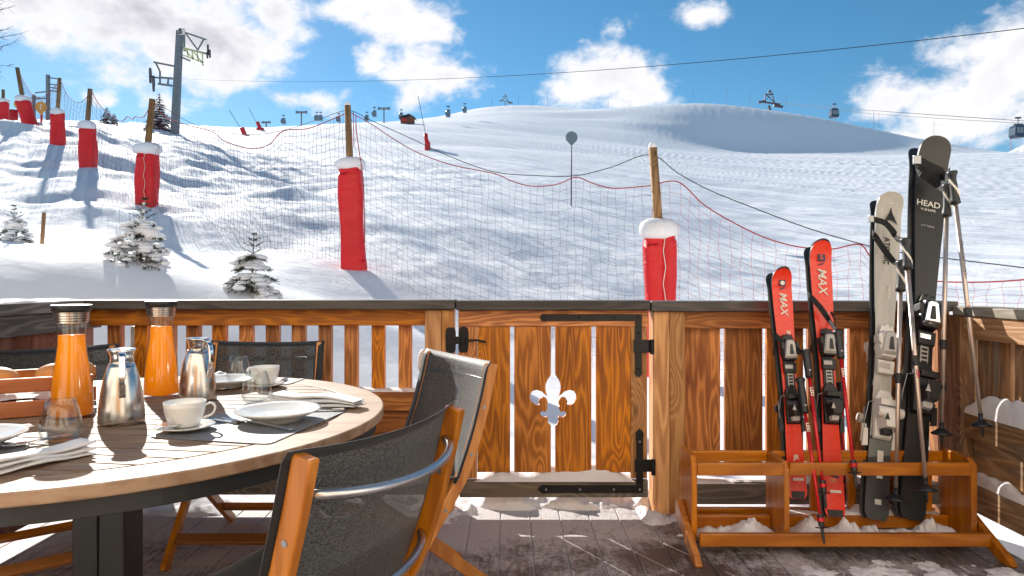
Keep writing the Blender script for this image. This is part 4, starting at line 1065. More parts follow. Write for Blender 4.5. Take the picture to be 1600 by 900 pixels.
saucer(T2(290,671), .070, 'white saucer under the near coffee cup'); cup(T2(289,669), R(15), 'near white coffee cup, right of the left steel jug', 1.08)
saucer(T2(413,604), .070, 'white saucer under the far coffee cup'); cup(T2(414,602.5), R(165), 'far white coffee cup, before the far chair', 1.08)
p = T2(434,656); plate(p, .112, 'white plate on the placemat at the right of the table')
plate(T2(352,604), .108, 'white plate half hidden behind the second steel jug')
plate(T2(-52,700), .115, 'white plate cut off by the left edge of the photo')
def utensil(kind, p0, p1, label):
    p0 = Vector(p0); p1 = Vector(p1); L = (p1-p0).length; b = MB()
    # local x along the tool from head (0) to handle end (L)
    if kind == 'fork':
        for q in range(4): y = -.0095+q*.0063; b.path([(0,y,.006),(.02,y,.002),(.045,y,.001)], .0028, .0018, (0,1,0))
        b.path([(.044,0,.001),(.062,0,.001),(.075,0,.004)], .022, .002, (0,1,0)); b.path([(.070,0,.003),(.09,0,.006),(.14,0,.006),(L,0,.003)], .008, .0035, (0,1,0)); b.path([(L-.05,0,.005),(L-.002,0,.003)], .015, .004, (0,1,0))
    elif kind == 'spoon':
        b.blob((.022,0,.003), .024, .015, .0035, 16, 0); b.path([(.04,0,.003),(.06,0,.006),(L,0,.003)], .007, .003, (0,1,0))
    else:
        b.path([(0,0,.002),(.03,.002,.002),(.10,.001,.002)], .016, .0015, (0,1,0)); b.path([(.10,0,.003),(L,0,.004)], .013, .007, (0,1,0))
    o = b.obj(kind, CHROME, smooth=False, bevel=.0007); o.location = p0; d = p1-p0; o.rotation_euler = (0,0,math.atan2(d.y, d.x)); tag(o, label, kind); return o
utensil('fork', T(352,655,MZ), T(457,673,MZ), 'steel fork before the plate at the right of the table')
utensil('knife', T(326,655,MZ), T(372,662,MZ), 'steel knife between the near saucer and the fork')
utensil('knife', T(463,644,MZ), T(538,641,MZ), 'steel knife under the napkin at the right of the table')
o = utensil('spoon', T(240,671,.765), T(268,667,.767), 'teaspoon on the saucer of the near coffee cup')
utensil('spoon', T(336,609,MZ), T(362,607,MZ), 'teaspoon before the far plate'); utensil('knife', T(428,603,MZ), T(447,593,MZ), 'steel knife beside the far coffee cup')
utensil('fork', T(2,700,.756), T(45,693,.756), 'steel fork by the plate at the left edge of the photo')
def napkin(p0, p1, w, h, label, seed):
    p0 = Vector(p0); p1 = Vector(p1); b = MB(); d = p1-p0
    L = d.length
    for lay in range(3):
        def fn(u, v, lay=lay):
            t = 2*math.pi*v; ww = w/2*(1-.10*lay)*(.88+.12*math.sin(3*u+seed)); x = u*L
            e = min(1, 14*u, 14*(1-u)); hh = h/3*(.5+.5*e)
            z = lay*h/3+h/6+math.copysign(abs(math.sin(t))**.7, math.sin(t))*hh/2+.004*math.sin(u*7+lay+seed)+.003*float(fbm(np.array(u*5+seed), np.array(v*3.), 3))
            return (x, math.copysign(abs(math.cos(t))**.6, math.cos(t))*ww+.004*math.sin(u*9+lay), max(z, 0.001))
        b.grid(fn, 40, 20)
    o = b.obj('napkin', CLOTH, smooth=True, sub=0); o.location = p0; o.rotation_euler = (0,0,math.atan2(d.y, d.x)); tag(o, label, 'napkin', 'folded white napkins'); return o
napkin(T(430,626,.752), T(562,638,.752), .085, .030, 'folded white napkin behind the plate at the right of the table', 1.2)
napkin(T(-60,752,.752), T(136,707,.752), .070, .030, 'long folded white napkin at the left edge of the photo', 4.2)
napkin(T(330,592,.752), T(356,590,.752), .05, .022, 'small folded napkin behind the far plate', 2.2)

# bread crate
cp = Vector((-1.205, 1.965, .7515)); cu_ = Vector((-.87, -.49, 0)).normalized(); cv = Vector((-cu_.y, cu_.x, 0))*-1
if cv.y < 0: cv = -cv
cr = empty('bread_crate', cp, 'low reddish wooden crate holding bread rolls', 'crate', rot=(0,0,math.atan2(cu_.y, cu_.x)))
sv = -1  # local x = along, local y towards the far side is -y or +y depending on handedness
rotm = Matrix.Rotation(math.atan2(cu_.y, cu_.x), 3, 'Z'); sv = 1 if (rotm @ Vector((0,1,0))).dot(cv) > 0 else -1
CL, CW = .44, .22
for y in (0, sv*CW):
    b = MB(); b.box(0, CL, min(y, y+sv*.012), max(y, y+sv*.012), .0, .045); b.obj('side_board', WCR, cr, world=False, bevel=.003)
    b = MB(); b.box(0, CL, min(y, y+sv*.012), max(y, y+sv*.012), .068, .108); b.obj('side_board', WCR, cr, world=False, bevel=.003)
for x in (.0125, CL-.0245):
    ya, yb = sorted((sv*.0125, sv*(CW-.0005))); b = MB(); b.box(x, x+.012, ya, yb, .0, .045); b.box(x, x+.012, ya, yb, .068, .108); b.obj('end_board', WCR, cr, world=False, bevel=.003)
    for y in (sv*.0125, sv*(CW-.018)):
        b = MB(); b.box(x+.0125, x+.03, min(y, y+sv*.017), max(y, y+sv*.017), .0, .105); b.obj('corner_post', WCR, cr, world=False, bevel=.002)
ya, yb = sorted((sv*.0125, sv*(CW-.001))); b = MB(); b.box(.013, CL-.013, ya, yb, .002, .008); b.obj('bottom', WCR, cr, world=False)
b = MB(); b.grid(lambda u, v: (.03+u*(CL-.06), ya+.01+(yb-ya-.02)*v, .045+.012*math.sin(u*11)*math.sin(v*6)+.012*float(fbm(np.array(u*6.), np.array(v*6.)))), 30, 16)
o = b.obj('cloth', CLOTH, smooth=True); o.matrix_basis = cr.matrix_basis.copy(); tag(o, 'white cloth lining the bread crate', 'cloth')
Mc = Matrix.Translation(cp) @ rotm.to_4x4()
for k, (x, y, rx, ry, lab) in enumerate(((.10,.13,.058,.040,'golden bread roll behind the left juice carafe'), (.235,.10,.052,.042,'round bread roll at the middle of the crate'), (.035,.165,.04,.03,'small bread roll at the right end of the crate'), (.36,.12,.05,.04,'bread roll at the far left of the crate'))):
    b = MB(); b.blob((0,0,0), rx, ry, .034, 24, .015); o = b.obj('bread_roll', BUN, smooth=True, sub=1); o.location = Mc @ Vector((x, sv*y, .098)); o.rotation_euler = (0,0,.6*k); tag(o, lab, 'bread', 'bread rolls')

# ------------------------------------------------------------------ padded fence posts, nets and cable
posts = [ # base px, base py, Y, pad top px, pad top py, pad width m, pole top px, pole top py
 (1032, 585, 7.4, 1030, 368, .36, 1020, 231, 'padded red post just behind the gate railing, with a torn strap and big snow cap'),
 (553, 410, 10.1, 547, 262, .37, 543, 165, 'padded bright red post in the middle distance, left of centre'),
 (230, 345, 14.2, 230, 238, .46, 238, 155, 'padded red post behind the snowy young spruce'),
 (139, 279, 18.9, 136, 200, .46, 141, 139, 'padded red post, third from the left edge'),
 (90, 241, 22.4, 90, 178, .44, 93, 122, 'padded red post, second upright from the left edge'),
 (52, 210, 28.5, 36, 158, .58, 27, 106, 'padded red post leaning to the left'),
 (5, 196, 41.0, 5, 160, .62, 5, 140, 'padded red post at the left edge of the photo'),
]
FL = [(2.9+1.9*.825*2.4, 6.5-1.9*.565*2.4)]
base_pts = []
for i, (px, py, Y, tx, ty, w, qx, qy, lab) in enumerate(posts):
    base = P(px, py, Y); g0 = gz(base.x, Y); base.z = min(base.z, g0-.02) if g0 < base.z else base.z-.1
    base.z = min(base.z, g0-.05) if g0 < base.z+.3 else base.z
    top = P(tx, ty, Y); pt = P(qx, qy, Y); base_pts.append((base, pt))
    print('post', px, 'ground z', round(g0, 2), 'wanted', round(P(px, py, Y).z, 2))
    root = empty('padded_post', base, lab, 'fence post', 'padded posts of the piste fence')
    b = MB(); b.tube([base+(top-base)*.2, top, pt], [w*.15, w*.145, w*.13], 12); b.obj('pole', WPL, root, smooth=True)
    b = MB(); n = 28; rows = 22; fold = random.uniform(0, 6)
    def padf(u, v, base=base, top=top, w=w, i=i):
        t = 2*math.pi*u; c = base+(top-base)*v
        sq = 1/max(abs(math.cos(t))**3+abs(math.sin(t))**3, 1e-3)**(1/3)
        rr = w/2*(.93+.05*math.sin(v*9+i)+.04*math.sin(t*3+v*4+i)+.05*float(fbm(np.array(u*6+i), np.array(v*7.), 3)))*(1 if v < .97 else .93)
        if i in (0, 2, 4) : rr *= 1-.22*math.exp(-((t-4.9)/.14)**2)     # the split where the mat is laced
        return c+Vector((math.cos(t)*sq*rr, math.sin(t)*sq*rr*.85, (0.04*math.cos(t-1) if v > .95 else 0)+(.05*math.cos(t*1)*(1-v) if v < .1 else 0)))
    b.grid(padf, n*2, rows*2); k0 = len(b.v); ring = [padf(k/(2*n), 1) for k in range(2*n)]; b.add(ring, [tuple(range(2*n))])
    pad = b.obj('padding', PAD, root, smooth=True)
    if i in (0, 2):
        b = MB(); z0 = [padf(.78, 1-.11*q)+Vector((.012*(-1)**q*w*3, -.025, 0)) for q in range(8)]
        b.tube(z0, .005, 6); b.obj('lacing', TXW, pad, smooth=True)
    b = MB(); hcap = w*(.58 if i == 0 else .46)
    def cap(u, v, top=top, w=w, hcap=hcap, i=i):
        t = 2*math.pi*u; ph = math.pi*v
        rr = w*(.60 if i in (0, 2) else .54)*(math.sin(ph)**.6)*(1+.10*math.sin(2*t+i)+.12*float(fbm(np.array(math.cos(t)*2+i), np.array(math.sin(t)*2.+v*2), 3)))
        return top+Vector((rr*math.cos(t), rr*math.sin(t)*.9, hcap*.30+hcap*.62*math.cos(ph)*(1+.08*math.sin(t+i))))
    b.grid(cap, 28, 16); b.obj('snow_cap', SNOWC, root, smooth=True)
    if i < 2:
        b = MB(); b.blob(pt+Vector((0,0,.012)), w*.13, w*.13, .05, 10, .05); b.obj('snow_cap', SNOWC, root, smooth=True)

gp = [Vector((p[0].x, p[0].y)) for p in base_pts]
ext = gp[0]+(gp[0]-gp[1]).normalized()*4.2
gp = [ext]+gp
def fence_pt(px, py):
    k = (px-CX)/F
    for i in range(len(gp)-1):
        a, c = gp[i], gp[i+1]; ka, kc = a.x/a.y, c.x/c.y
        if (kc <= k <= ka) or (i == 0 and k > ka) or (i == len(gp)-2):
            d = c-a; den = d.x-k*d.y; t = (k*a.y-a.x)/den; Y = a.y+d.y*t; return P(px, py, Y)
ropes = [
 ([(1018,290),(1059,284),(1100,320),(1150,350),(1200,373),(1250,386),(1300,389),(1343,382),(1363,404),(1400,425),(1450,438),(1520,441),(1600,437),(1700,425)], 'sagging red safety net right of the post behind the gate'),
 ([(548,176),(580,194),(640,232),(700,256),(771,271),(800,283),(832,291),(870,288),(900,277),(925,286),(955,294),(985,293),(1018,290)], 'large red safety net across the middle of the slope'),
 ([(240,160),(255,180),(282,192),(332,206),(350,220),(390,232),(420,226),(442,205),(480,201),(510,190),(543,176)], 'safety net left of the bright red middle post'),
 ([(143,142),(155,163),(173,180),(190,189),(199,182),(207,186),(212,182),(225,182),(236,162)], 'safety net behind the snowy young spruce'),
 ([(95,127),(105,148),(120,160),(132,156),(140,144)], 'short safety net between the second and third upright posts'),
 ([(30,112),(50,146),(70,150),(90,130)], 'short safety net beside the leaning post'),
]
for ri, (pp, lab) in enumerate(ropes):
    tops = curve([fence_pt(*q) for q in pp], 8)
    L = [0]
    for a, c in zip(tops, tops[1:]): L.append(L[-1]+(Vector((c.x-a.x, c.y-a.y))).length)
    tot = L[-1]; cell = .105 if ri < 3 else .16
    n = int(tot/cell); rows = {0:19,1:19,2:19}.get(ri, 12)
    xs = np.array([t.x for t in tops]); ys = np.array([t.y for t in tops]); zs = np.array([t.z for t in tops])
    cols = []
    for i in range(n+1):
        s = tot*i/n; x = np.interp(s, L, xs); y = np.interp(s, L, ys); z = np.interp(s, L, zs); zb = gz(x, y)-.03
        cols.append((Vector((x, y, z)), zb))
    root = empty('safety_net', (cols[0][0].x, cols[0][0].y, cols[0][1]), lab, 'safety net', 'safety nets of the piste fence')
    hmax = max(c[0].z-c[1] for c in cols)
    def node(i, j):
        t, zb = cols[i]; f = j/rows
        dy = .05*math.sin(i*.22+j*.15)*math.sin(math.pi*f)+.012*math.sin(i*1.7+j*2.3)
        sagx = .012*math.sin(i*2.1+j*.9)
        return Vector((t.x+sagx, t.y+dy, t.z+(zb-t.z)*f+.010*math.sin(i*1.3+j*1.1)))
    rs = .0017 if ri < 2 else .0026
    b = MB()
    for i in range(n+1):
        b.tube([node(i, j) for j in range(rows+1)], rs, 3, cap=False)
    for j in range(1, rows+1):
        b.tube([node(i, j) for i in range(n+1)], rs, 3, cap=False)
    b.obj('netting', ROPE_R if ri == 0 else NETM, root)
    b = MB(); b.tube(tops, .006 if ri < 2 else .008, 6); b.obj('top_rope', ROPE_R, root, smooth=True)
    if ri == 1:
        b = MB(); b.tube(curve([fence_pt(556,180), fence_pt(557,205), fence_pt(561,235), fence_pt(568,290), fence_pt(570,380)]), .007, 6)
        b.tube(curve([fence_pt(552,175), fence_pt(553,230)]), .006, 6); b.obj('hanging_cord', ROPE_R, root, smooth=True)
cab = [(244,160),(290,188),(332,203),(390,210),(442,203),(500,185),(543,172),(580,188),(640,215),(700,243),(771,268),(840,274),(900,274),(955,261),(1016,241),(1060,270),(1110,297),(1180,325),(1260,355),(1340,379),(1400,393),(1500,406),(1600,418),(1700,432)]
b = MB(); b.tube(curve([fence_pt(*q)+Vector((0,.02,0)) for q in cab], 5), .0048, 6); o = b.obj('fence_cable', ROPE_K, smooth=True); tag(o, 'thin black cable strung along the tops of the fence posts', 'cable')

# ------------------------------------------------------------------ young spruces half buried in snow
def spruce(px, Y, hgt, lean, label, load=1.0, tiers=5, seed=1, grp='snow-laden young spruces', side=0):
    random.seed(seed); c = ground(px, Y, .05)
    root = empty('spruce', c, label, 'spruce', grp)
    tr = MB(); tips = [c+Vector((lean*t*t, 0, hgt*t)) for t in [i/8 for i in range(9)]]
    tr.tube(tips, [.020*hgt*(1-.8*i/8) for i in range(9)], 7); tr.obj('trunk', BARK, root, smooth=True)
    fo = MB(); sn = MB()
    def twig(p0, d, L, n, tl, droop=.0, th=.005):
        pts = []
        for j in range(6):
            s = j/5; pts.append(p0+d*L*s+Vector((0, 0, L*(.10*s-droop*s*s))))
        fo.tube(pts, [th*hgt*(1-.7*j/5) for j in range(6)], 4)
        sd = Vector((-d.y, d.x, 0)).normalized()
        for j in range(n):
            s = random.uniform(.08, 1.0); m = min(int(s*5), 4); pp = pts[m].lerp(pts[m+1], s*5-m)
            dd = (d*random.uniform(.2,1)+sd*random.uniform(-1,1)+Vector((0,0,random.uniform(-.7,.7)))).normalized()
            sv_ = dd.cross(Vector((0,0,1))).normalized()*.0055*hgt; e = pp+dd*tl*random.uniform(.7,1.2); mid = pp+dd*tl*.5
            fo.add([pp, mid+sv_, e, mid-sv_], [(0,1,2,3)]); up = Vector((0,0,.0055*hgt)); fo.add([pp, mid+up, e, mid-up], [(0,1,2,3)])
        return pts, sd
    for k in range(tiers):
        t = .03+.62*k/(tiers-1); nb = 8 if t < .45 else 6; bl = hgt*(.50-.42*t)
        for q in range(nb):
            a = 2*math.pi*(q+.5*(k % 2))/nb+random.uniform(-.45, .45); L = bl*random.uniform(.55, 1.25)*(1+side*math.cos(a)*.5)
            p0 = c+Vector((lean*t*t, 0, hgt*t)); d = Vector((math.cos(a), math.sin(a), 0))
            pts, sd = twig(p0, d, L, 30, .085*hgt, random.uniform(.35,.75)*load)
            for m in (2, 3, 4):
                for s_ in (-1, 1): twig(pts[m], (d*.8+sd*s_*.8+Vector((0,0,random.uniform(-.3,.1)))).normalized(), L*.34, 14, .06*hgt, .3, .003)
            if random.random() < .80*load:
                j0 = random.choice((1,2,2))
                for j in range(j0, 6):
                    for z in range(2):
                        w = hgt*random.uniform(.04, .085)*(1.1-.35*t)
                        sn.blob(pts[j]+Vector((random.uniform(-.03,.03), random.uniform(-.03,.03), w*.30)), w*random.uniform(.9,1.5), w*random.uniform(.9,1.5), w*random.uniform(.42,.62), 12, .14)
    w = .15*hgt*load; q = c+Vector((lean*.35, 0, hgt*.55)); sn.blob(q, w*1.1, w, w*.55, 16, .1); sn.blob(q+Vector((w*.7*(1 if lean >= 0 else -1),0,-w*.4)), w, w*.8, w*.6, 14, .1)
    for t in (.70, .80, .90, 1.0):
        p0 = c+Vector((lean*t*t, 0, hgt*t))
        for q in range(5):
            a = q*1.26+t*9; L = hgt*(.24-.19*(t-.70)/.3)*random.uniform(.6,1.2); d = Vector((math.cos(a), math.sin(a), .45)).normalized(); twig(p0, d, L, 12, .035*hgt, .05, .004)
        if t < .95 and load > 1: sn.blob(p0+Vector((0,0,.03*hgt)), .085*hgt*(1.25-t), .085*hgt*(1.25-t), .03*hgt, 10, .15)
    fo.obj('foliage', NEED, root); sn.obj('snow_load', SNOWC, root, smooth=True, sub=1)
spruce(394, 6.75, .62, .02, 'young spruce poking from the snow, right one, near the railing', .8, 5, 11)
spruce(220, 6.6, .66, .04, 'young spruce bent under snow before a padded post', 1.1, 5, 5, side=-.6)
spruce(26, 7.2, .44, -.03, 'small snow-covered spruce near the left edge', 1.15, 4, 8)
b = MB(); q = ground(64, 8.2, .1); b.tube([q, P(69,332,8.2)], .022, 7); o = b.obj('wooden_stake', WPL, smooth=True); tag(o, 'thin wooden stake in the snow right of the left spruce', 'stake')
b = MB(); b.box(-2.16, -2.04, 3.86, 3.98, -.3, .87); o = b.obj('timber_stump', wood('grey_stump_wood', (.12,.10,.08), (.36,.32,.28), 'z', grey=.7), bevel=.01); tag(o, 'weathered grey timber post behind the slatted railing', 'post')

def far_spruce(px, Y, hgt, label, seed):
    random.seed(seed); c = ground(px, Y, .3); root = empty('spruce', c, label, 'spruce', 'spruces on the skyline')
    b = MB(); b.tube([c, c+Vector((0,0,hgt))], [.03*hgt, .004*hgt], 6); b.obj('trunk', BARK, root)
    fo = MB(); sn = MB()
    for k in range(16):
        t = .08+.88*k/15; bl = hgt*.36*(1-t)+.12
        for q in range(11):
            a = random.uniform(0, 6.283); L = bl*random.uniform(.6,1.15); d = Vector((math.cos(a), math.sin(a), 0)); p0 = c+Vector((0,0,hgt*t))
            e = p0+d*L+Vector((0,0,-L*.35)); sd = Vector((-d.y,d.x,0))
            for s in (-1, 1):
                for m in (.4,.7,1.0):
                    pp = p0.lerp(e, m); fo.add([p0.lerp(e, m-.35), pp+sd*s*L*.22, pp+d*L*.12, pp-Vector((0,0,L*.10))], [(0,1,2,3)])
            if random.random() < .5: m = p0.lerp(e, .65); sn.blob(m+Vector((0,0,.05*L)), L*.25, L*.25, L*.09, 6, .2)
    fo.obj('foliage', NDRY, root); sn.obj('snow_load', SNOWC, root, smooth=True)
far_spruce(249, 62, 3.6, 'dark snowy spruce beside the numbered lift pylon', 3)
far_spruce(167, 64, 1.9, 'left of two small far spruces on the left skyline', 4)
far_spruce(178, 66, 1.4, 'right of two small far spruces on the left skyline', 5)
far_spruce(234, 60, 1.7, 'small spruce left of the dark snowy spruce', 6)

# bare larch reaching in from the left edge
random.seed(12); root = None; c = ground(-60, 34, .3)
root = empty('larch_tree', c, 'bare larch tree reaching in from the left edge', 'tree')
b = MB(); b.tube([c, c+Vector((0,0,11))], [.22, .05], 8); b.obj('trunk', BARK, root, smooth=True)
b = MB()
for k in range(34):
    z = random.uniform(1.2, 10.5); a = random.uniform(-1.2, 1.2); L = (1.4+random.random()*2.3)*(1.15-z/14)
    d = Vector((math.cos(a), math.sin(a), 0)); p0 = c+Vector((0,0,z)); pts = [p0+d*L*s+Vector((random.uniform(-.06,.06),0,L*(.30*s*s-(.1 if z < 4 else -.1)*s)+random.uniform(-.04,.04))) for s in [j/7 for j in range(8)]]
    b.tube(pts, [.035*(1-.85*j/7) for j in range(8)], 5)
    for j in range(12):
        s = random.uniform(.25, 1); m = min(int(s*7), 6); q = pts[m]; dd = (d+Vector((random.uniform(-.8,.8), random.uniform(-.8,.8), random.uniform(-.6,.9)))).normalized()
        b.tube([q, q+dd*random.uniform(.2,.6)], [.009, .004], 3)
b.obj('branches', BARK, root)

# ------------------------------------------------------------------ lifts, signs, markers far away
def wheel(b, c, r_, ax): 
    c = Vector(c); ax = Vector(ax).normalized(); b.tube([c-ax*.06, c+ax*.06], r_, 14)
Y5 = 60; base5 = ground(273, Y5, .2); p5 = empty('lift_pylon', base5, 'steel drag lift pylon number 5 with two wheeled arms on the left', 'lift pylon')
q = lambda px, py, dy=0: P(px, py, Y5+dy)
b = MB(); b.bar(base5, q(281,48), .62, .50, (1,0,0), w1=.50, t1=.4); b.obj('mast', LIFT, p5, bevel=.03)
b = MB(); 
for py in range(60, 210, 7): 
    a = q(268+ (210-py)*.075, py); b.bar(a+Vector((.1,-.36,0)), a+Vector((.5,-.36,0)), .03, .03)
b.obj('ladder', LIFT, p5)
b = MB(); b.bar(q(279,49,-.6), q(289,49.5,-.6), .55, .06, (0,0,1)); pl = b.obj('number_plate', TXW, p5)
t = text('5', .62, Matrix.Translation(q(281.5,49,-.66)) @ TF, TXK, pl, bold=.03); t.data.transform(wm(pl).inverted())
b = MB()
for a, c, w in (((287,50),(322,62),.13),((290,52),(309,78),.12),((309,78),(318,62),.10),((286,75),(327,85),.14),((283,89),(297,95),.14),((288,50),(288,80),.12)): b.bar(q(*a), q(*c), w, w)
b.obj('right_arm', LIFT, p5)
b = MB()
for a, c in (((286,74),(318,84)),((286,86),(318,98)),((292,76),(294,89)),((300,79),(302,93)),((308,82),(310,96)),((316,84),(317,103)),((286,74),(302,92)),((302,80),(316,98))): b.bar(q(*a,-.4), q(*c,-.4), .09, .09)
b.obj('work_platform', YEL, p5)
b = MB()
for a, c, w in (((240,97),(275,104),.14),((243,97),(250,112),.12),((250,112),(250,130),.12),((274,104),(273,122),.14),((250,121),(282,124),.16),((247,131),(269,134),.16),((263,123),(262,134),.12),((236,120),(250,122),.12)): b.bar(q(*a), q(*c), w, w)
b.obj('left_arm', LIFT, p5)
b = MB()
for a, r_ in (((325,77),.42),((328,84),.36),((324,86),.3),((235,114),.45),((235,124),.35),((240,127),.50),((240,137),.35)):
    b = MB(); wheel(b, q(*a), r_, (1,.35,0)); b.obj('wheel', STK, p5, smooth=False)
b = MB(); A = q(262,122); E = P(1640,39.5,32); pts = [A.lerp(E, s)+Vector((0,0,-1.2*4*s*(1-s))) for s in [i/30 for i in range(31)]]; b.tube(pts, [.006+.016*i/30 for i in range(31)], 6)
o = b.obj('lift_cable', ROPE_K, smooth=True); tag(o, 'long dark lift cable crossing the sky to the upper right', 'cable')
def small_pylon(px, py0, py1, Y, arm, label):
    c = P(px, py1+2, Y); root = empty('lift_pylon', c, label, 'lift pylon', 'distant lift pylons'); t = P(px, py0, Y)
    b = MB(); w = Y*.0016; b.bar(c, t, w, w); b.bar(t+Vector((-arm, 0, -.1*arm)), t+Vector((arm, 0, -.1*arm)), w*.9, w*.9); b.bar(t+Vector((-arm, 0, -.35*arm)), t+Vector((arm, 0, -.35*arm)), w*.7, w*.7)
    for s in (-1, 1): b.bar(t+Vector((s*arm,0,-.45*arm)), t+Vector((s*arm,0,.1*arm)), w*1.6, w); b.bar(t+Vector((s*arm*1.25,0,-.32*arm)), t+Vector((s*arm*.75,0,-.32*arm)), w*1.1, w)
    b.obj('mast', LIFT, root); return root
small_pylon(471, 174, 200, 190, 1.3, 'far lift pylon left of the middle post')
small_pylon(600, 168, 194, 190, 1.4, 'far lift pylon between the middle post and the hut')
small_pylon(416, 190, 199, 190, 1.0, 'small low lift pylon on the left skyline')
def drag_pylon(px, pyt, Y, arms, label):
    c = ground(px, Y, .3); root = empty('lift_pylon', c, label, 'lift pylon', 'drag lift pylons by the left fence'); t = P(px, pyt, Y)
    b = MB(); w = .20; b.bar(c, t, w, w)
    for dx, dy in arms: b.bar(P(px, pyt+dy, Y), P(px+dx, pyt+dy+2, Y), .08, .08)
    b.obj('mast', LIFT, root)
drag_pylon(75, 117, 50, ((14,4),(14,14),(14,19),(-20,26),(-20,36),(14,24)), 'thin drag lift pylon with ladder-like arms behind the left posts')
drag_pylon(53, 148, 62, ((-10,4),(10,3)), 'shorter drag lift pylon further back at the left')
def head_pylon(px, py, Y, s, label):
    c = P(px, py+14*s, Y); root = empty('lift_pylon', c, label, 'lift pylon', 'pylon heads behind the hills')
    b = MB(); k = Y/F*s; o_ = P(px, py, Y); 
    def L(a, c_, w=.9): b.bar(o_+Vector((a[0]*k,0,-a[1]*k)), o_+Vector((c_[0]*k,0,-c_[1]*k)), w*k, w*k)
    L((-2,10),(2,24),3); L((-14,4),(16,8),2.2); L((-7,-8),(-9,5),1.4); L((3,-10),(7,6),1.4); L((-8,-7),(5,-8),1.6); L((-18,5),(-7,3),3.2); L((6,10),(20,12),3.4); L((-6,-7),(8,6),1); L((-9,4),(3,-9),1); L((-3,-12),(2,-12),3)
    b.obj('crossarm', STK if s > .9 else LIFT, root)
head_pylon(1203, 155, 330, 1.0, 'gondola pylon head above the right-hand snow hill')
head_pylon(790, 155, 380, .55, 'smaller pylon head above the middle snow hill')
CABF = plain('cabin_haze_blue', (.10,.17,.25), .3, .2)  # far cabins: distance haze put into a lighter, bluer colour
def cabin(px, py, Y, label, cabh=2.1):
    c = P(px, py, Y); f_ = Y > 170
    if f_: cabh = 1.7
    root = empty('gondola_cabin', c-Vector((0,0,cabh/2)), label, 'gondola', 'gondola cabins'); w = .95 if not f_ else .68; h = cabh/2
    b = MB(); pr = [(-w*.75,-h),(w*.75,-h),(w,-h*.55),(w*.92,h*.6),(w*.65,h),(-w*.65,h),(-w*.92,h*.6),(-w,-h*.55)]
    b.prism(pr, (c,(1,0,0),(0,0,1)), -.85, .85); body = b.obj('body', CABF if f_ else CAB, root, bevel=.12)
    b = MB()
    for s in (-1, 0, 1): b.prism([(s*.52-.22,-h*.3),(s*.52+.22,-h*.3),(s*.52+.20,h*.55),(s*.52-.20,h*.55)], (c,(1,0,0),(0,0,1)), .855, .88)
    b.obj('window', SGN, body)
    b = MB(); b.bar(c+Vector((0,0,h)), c+Vector((.1,0,h+1.25)), .12, .12); b.bar(c+Vector((-.45,0,h+1.25)), c+Vector((.55,0,h+1.25)), .25, .2, (0,0,1)); b.bar(c+Vector((-.7,0,h+.15)), c+Vector((.7,0,h+.15)), .12, .5, (0,0,1)); b.obj('hanger', STK, root)
cabin(1590, 206, 112, 'dark gondola cabin near the right edge of the photo')
cabin(1303, 177.5, 165, 'dark gondola cabin just above the slope of the right-hand hill')
for px, py, Y, lab in ((443,190,230,'tiny gondola cabin, leftmost'), (495,185,230,'left one of two tiny cabins close together'), (501,185,235,'right one of two tiny cabins close together'), (529,187,230,'tiny gondola cabin just left of the middle post'), (573,185,230,'tiny gondola cabin right of the middle post'), (585,178,220,'tiny gondola cabin left of the second far pylon'), (627,181,235,'tiny gondola cabin above the left end of the hut'), (700,178,190,'pale blue gondola cabin right of the hut'), (726,172,225,'tiny gondola cabin left of the middle snow hill')):
    cabin(px, py, Y, lab)
for k, (a, c, e) in enumerate((((1209,159),(1303,168),(1592,188.5)), ((1222,162),(1350,177),(1700,199)))):
    b = MB(); pts = curve([P(a[0], a[1], 330), P(c[0], c[1]+(-.5 if k else 0), 165 if k == 0 else 190), P(e[0], e[1], 112 if k == 0 else 100), P(1750, 198 if k == 0 else 204, 90)], 8); b.tube(pts, .05, 5)
    o = b.obj('gondola_cable', ROPE_K, smooth=True); tag(o, ('upper' if k == 0 else 'lower')+' gondola cable over the right-hand hill', 'cable')
# hut
c = P(637, 190, 185); c.z = gz(c.x, c.y)-.1; hut = empty('mountain_hut', c, 'small red-brown timber hut on the skyline', 'hut')
b = MB(); b.box(c.x-1.7, c.x+1.7, c.y-1.5, c.y+1.5, c.z, c.z+1.45); b.obj('wall', HUT, hut)
b = MB(); b.prism([(-2.2,1.35),(0.6,2.25),(2.2,1.35),(2.2,1.5),(.6,2.42),(-2.2,1.5)], (c,(1,0,0),(0,0,1)), -1.9, 1.9); b.obj('roof', STK, hut)
b = MB(); b.box(c.x-1.3, c.x-.1, c.y-1.56, c.y-1.51, c.z+.5, c.z+1.1); b.obj('shutter', RED, hut)
# markers on the hills
for k, (px, y0, y1, Y) in enumerate(((768,153,166,330),(810,150,161,345),(832,152,164,345),(855,152,166,345),(950,156,170,285),(984,158,167,285),(1083,138,157,282),(1135,138,158,280),(1171,140,163,278),(1228,148,171,275),(1373,176,198,262),(1365,172,199,225),(1459,189,215,225),(1579,207,233,180))):
    b = MB(); b.tube([P(px, y1+2, Y), P(px+.5, y0, Y)], .055 if px != 1579 else .05, 5)
    o = b.obj('marker_pole', RED if px == 1579 else STK); tag(o, {1579:'thin red marker pole below the right gondola cabin'}.get(px, 'thin dark marker pole, number %s along the hill crests from the left' % ['one','two','three','four','five','six','seven','eight','nine','ten','eleven','twelve','thirteen'][k] if k < 13 else ''), 'marker pole', 'marker poles on the hills')
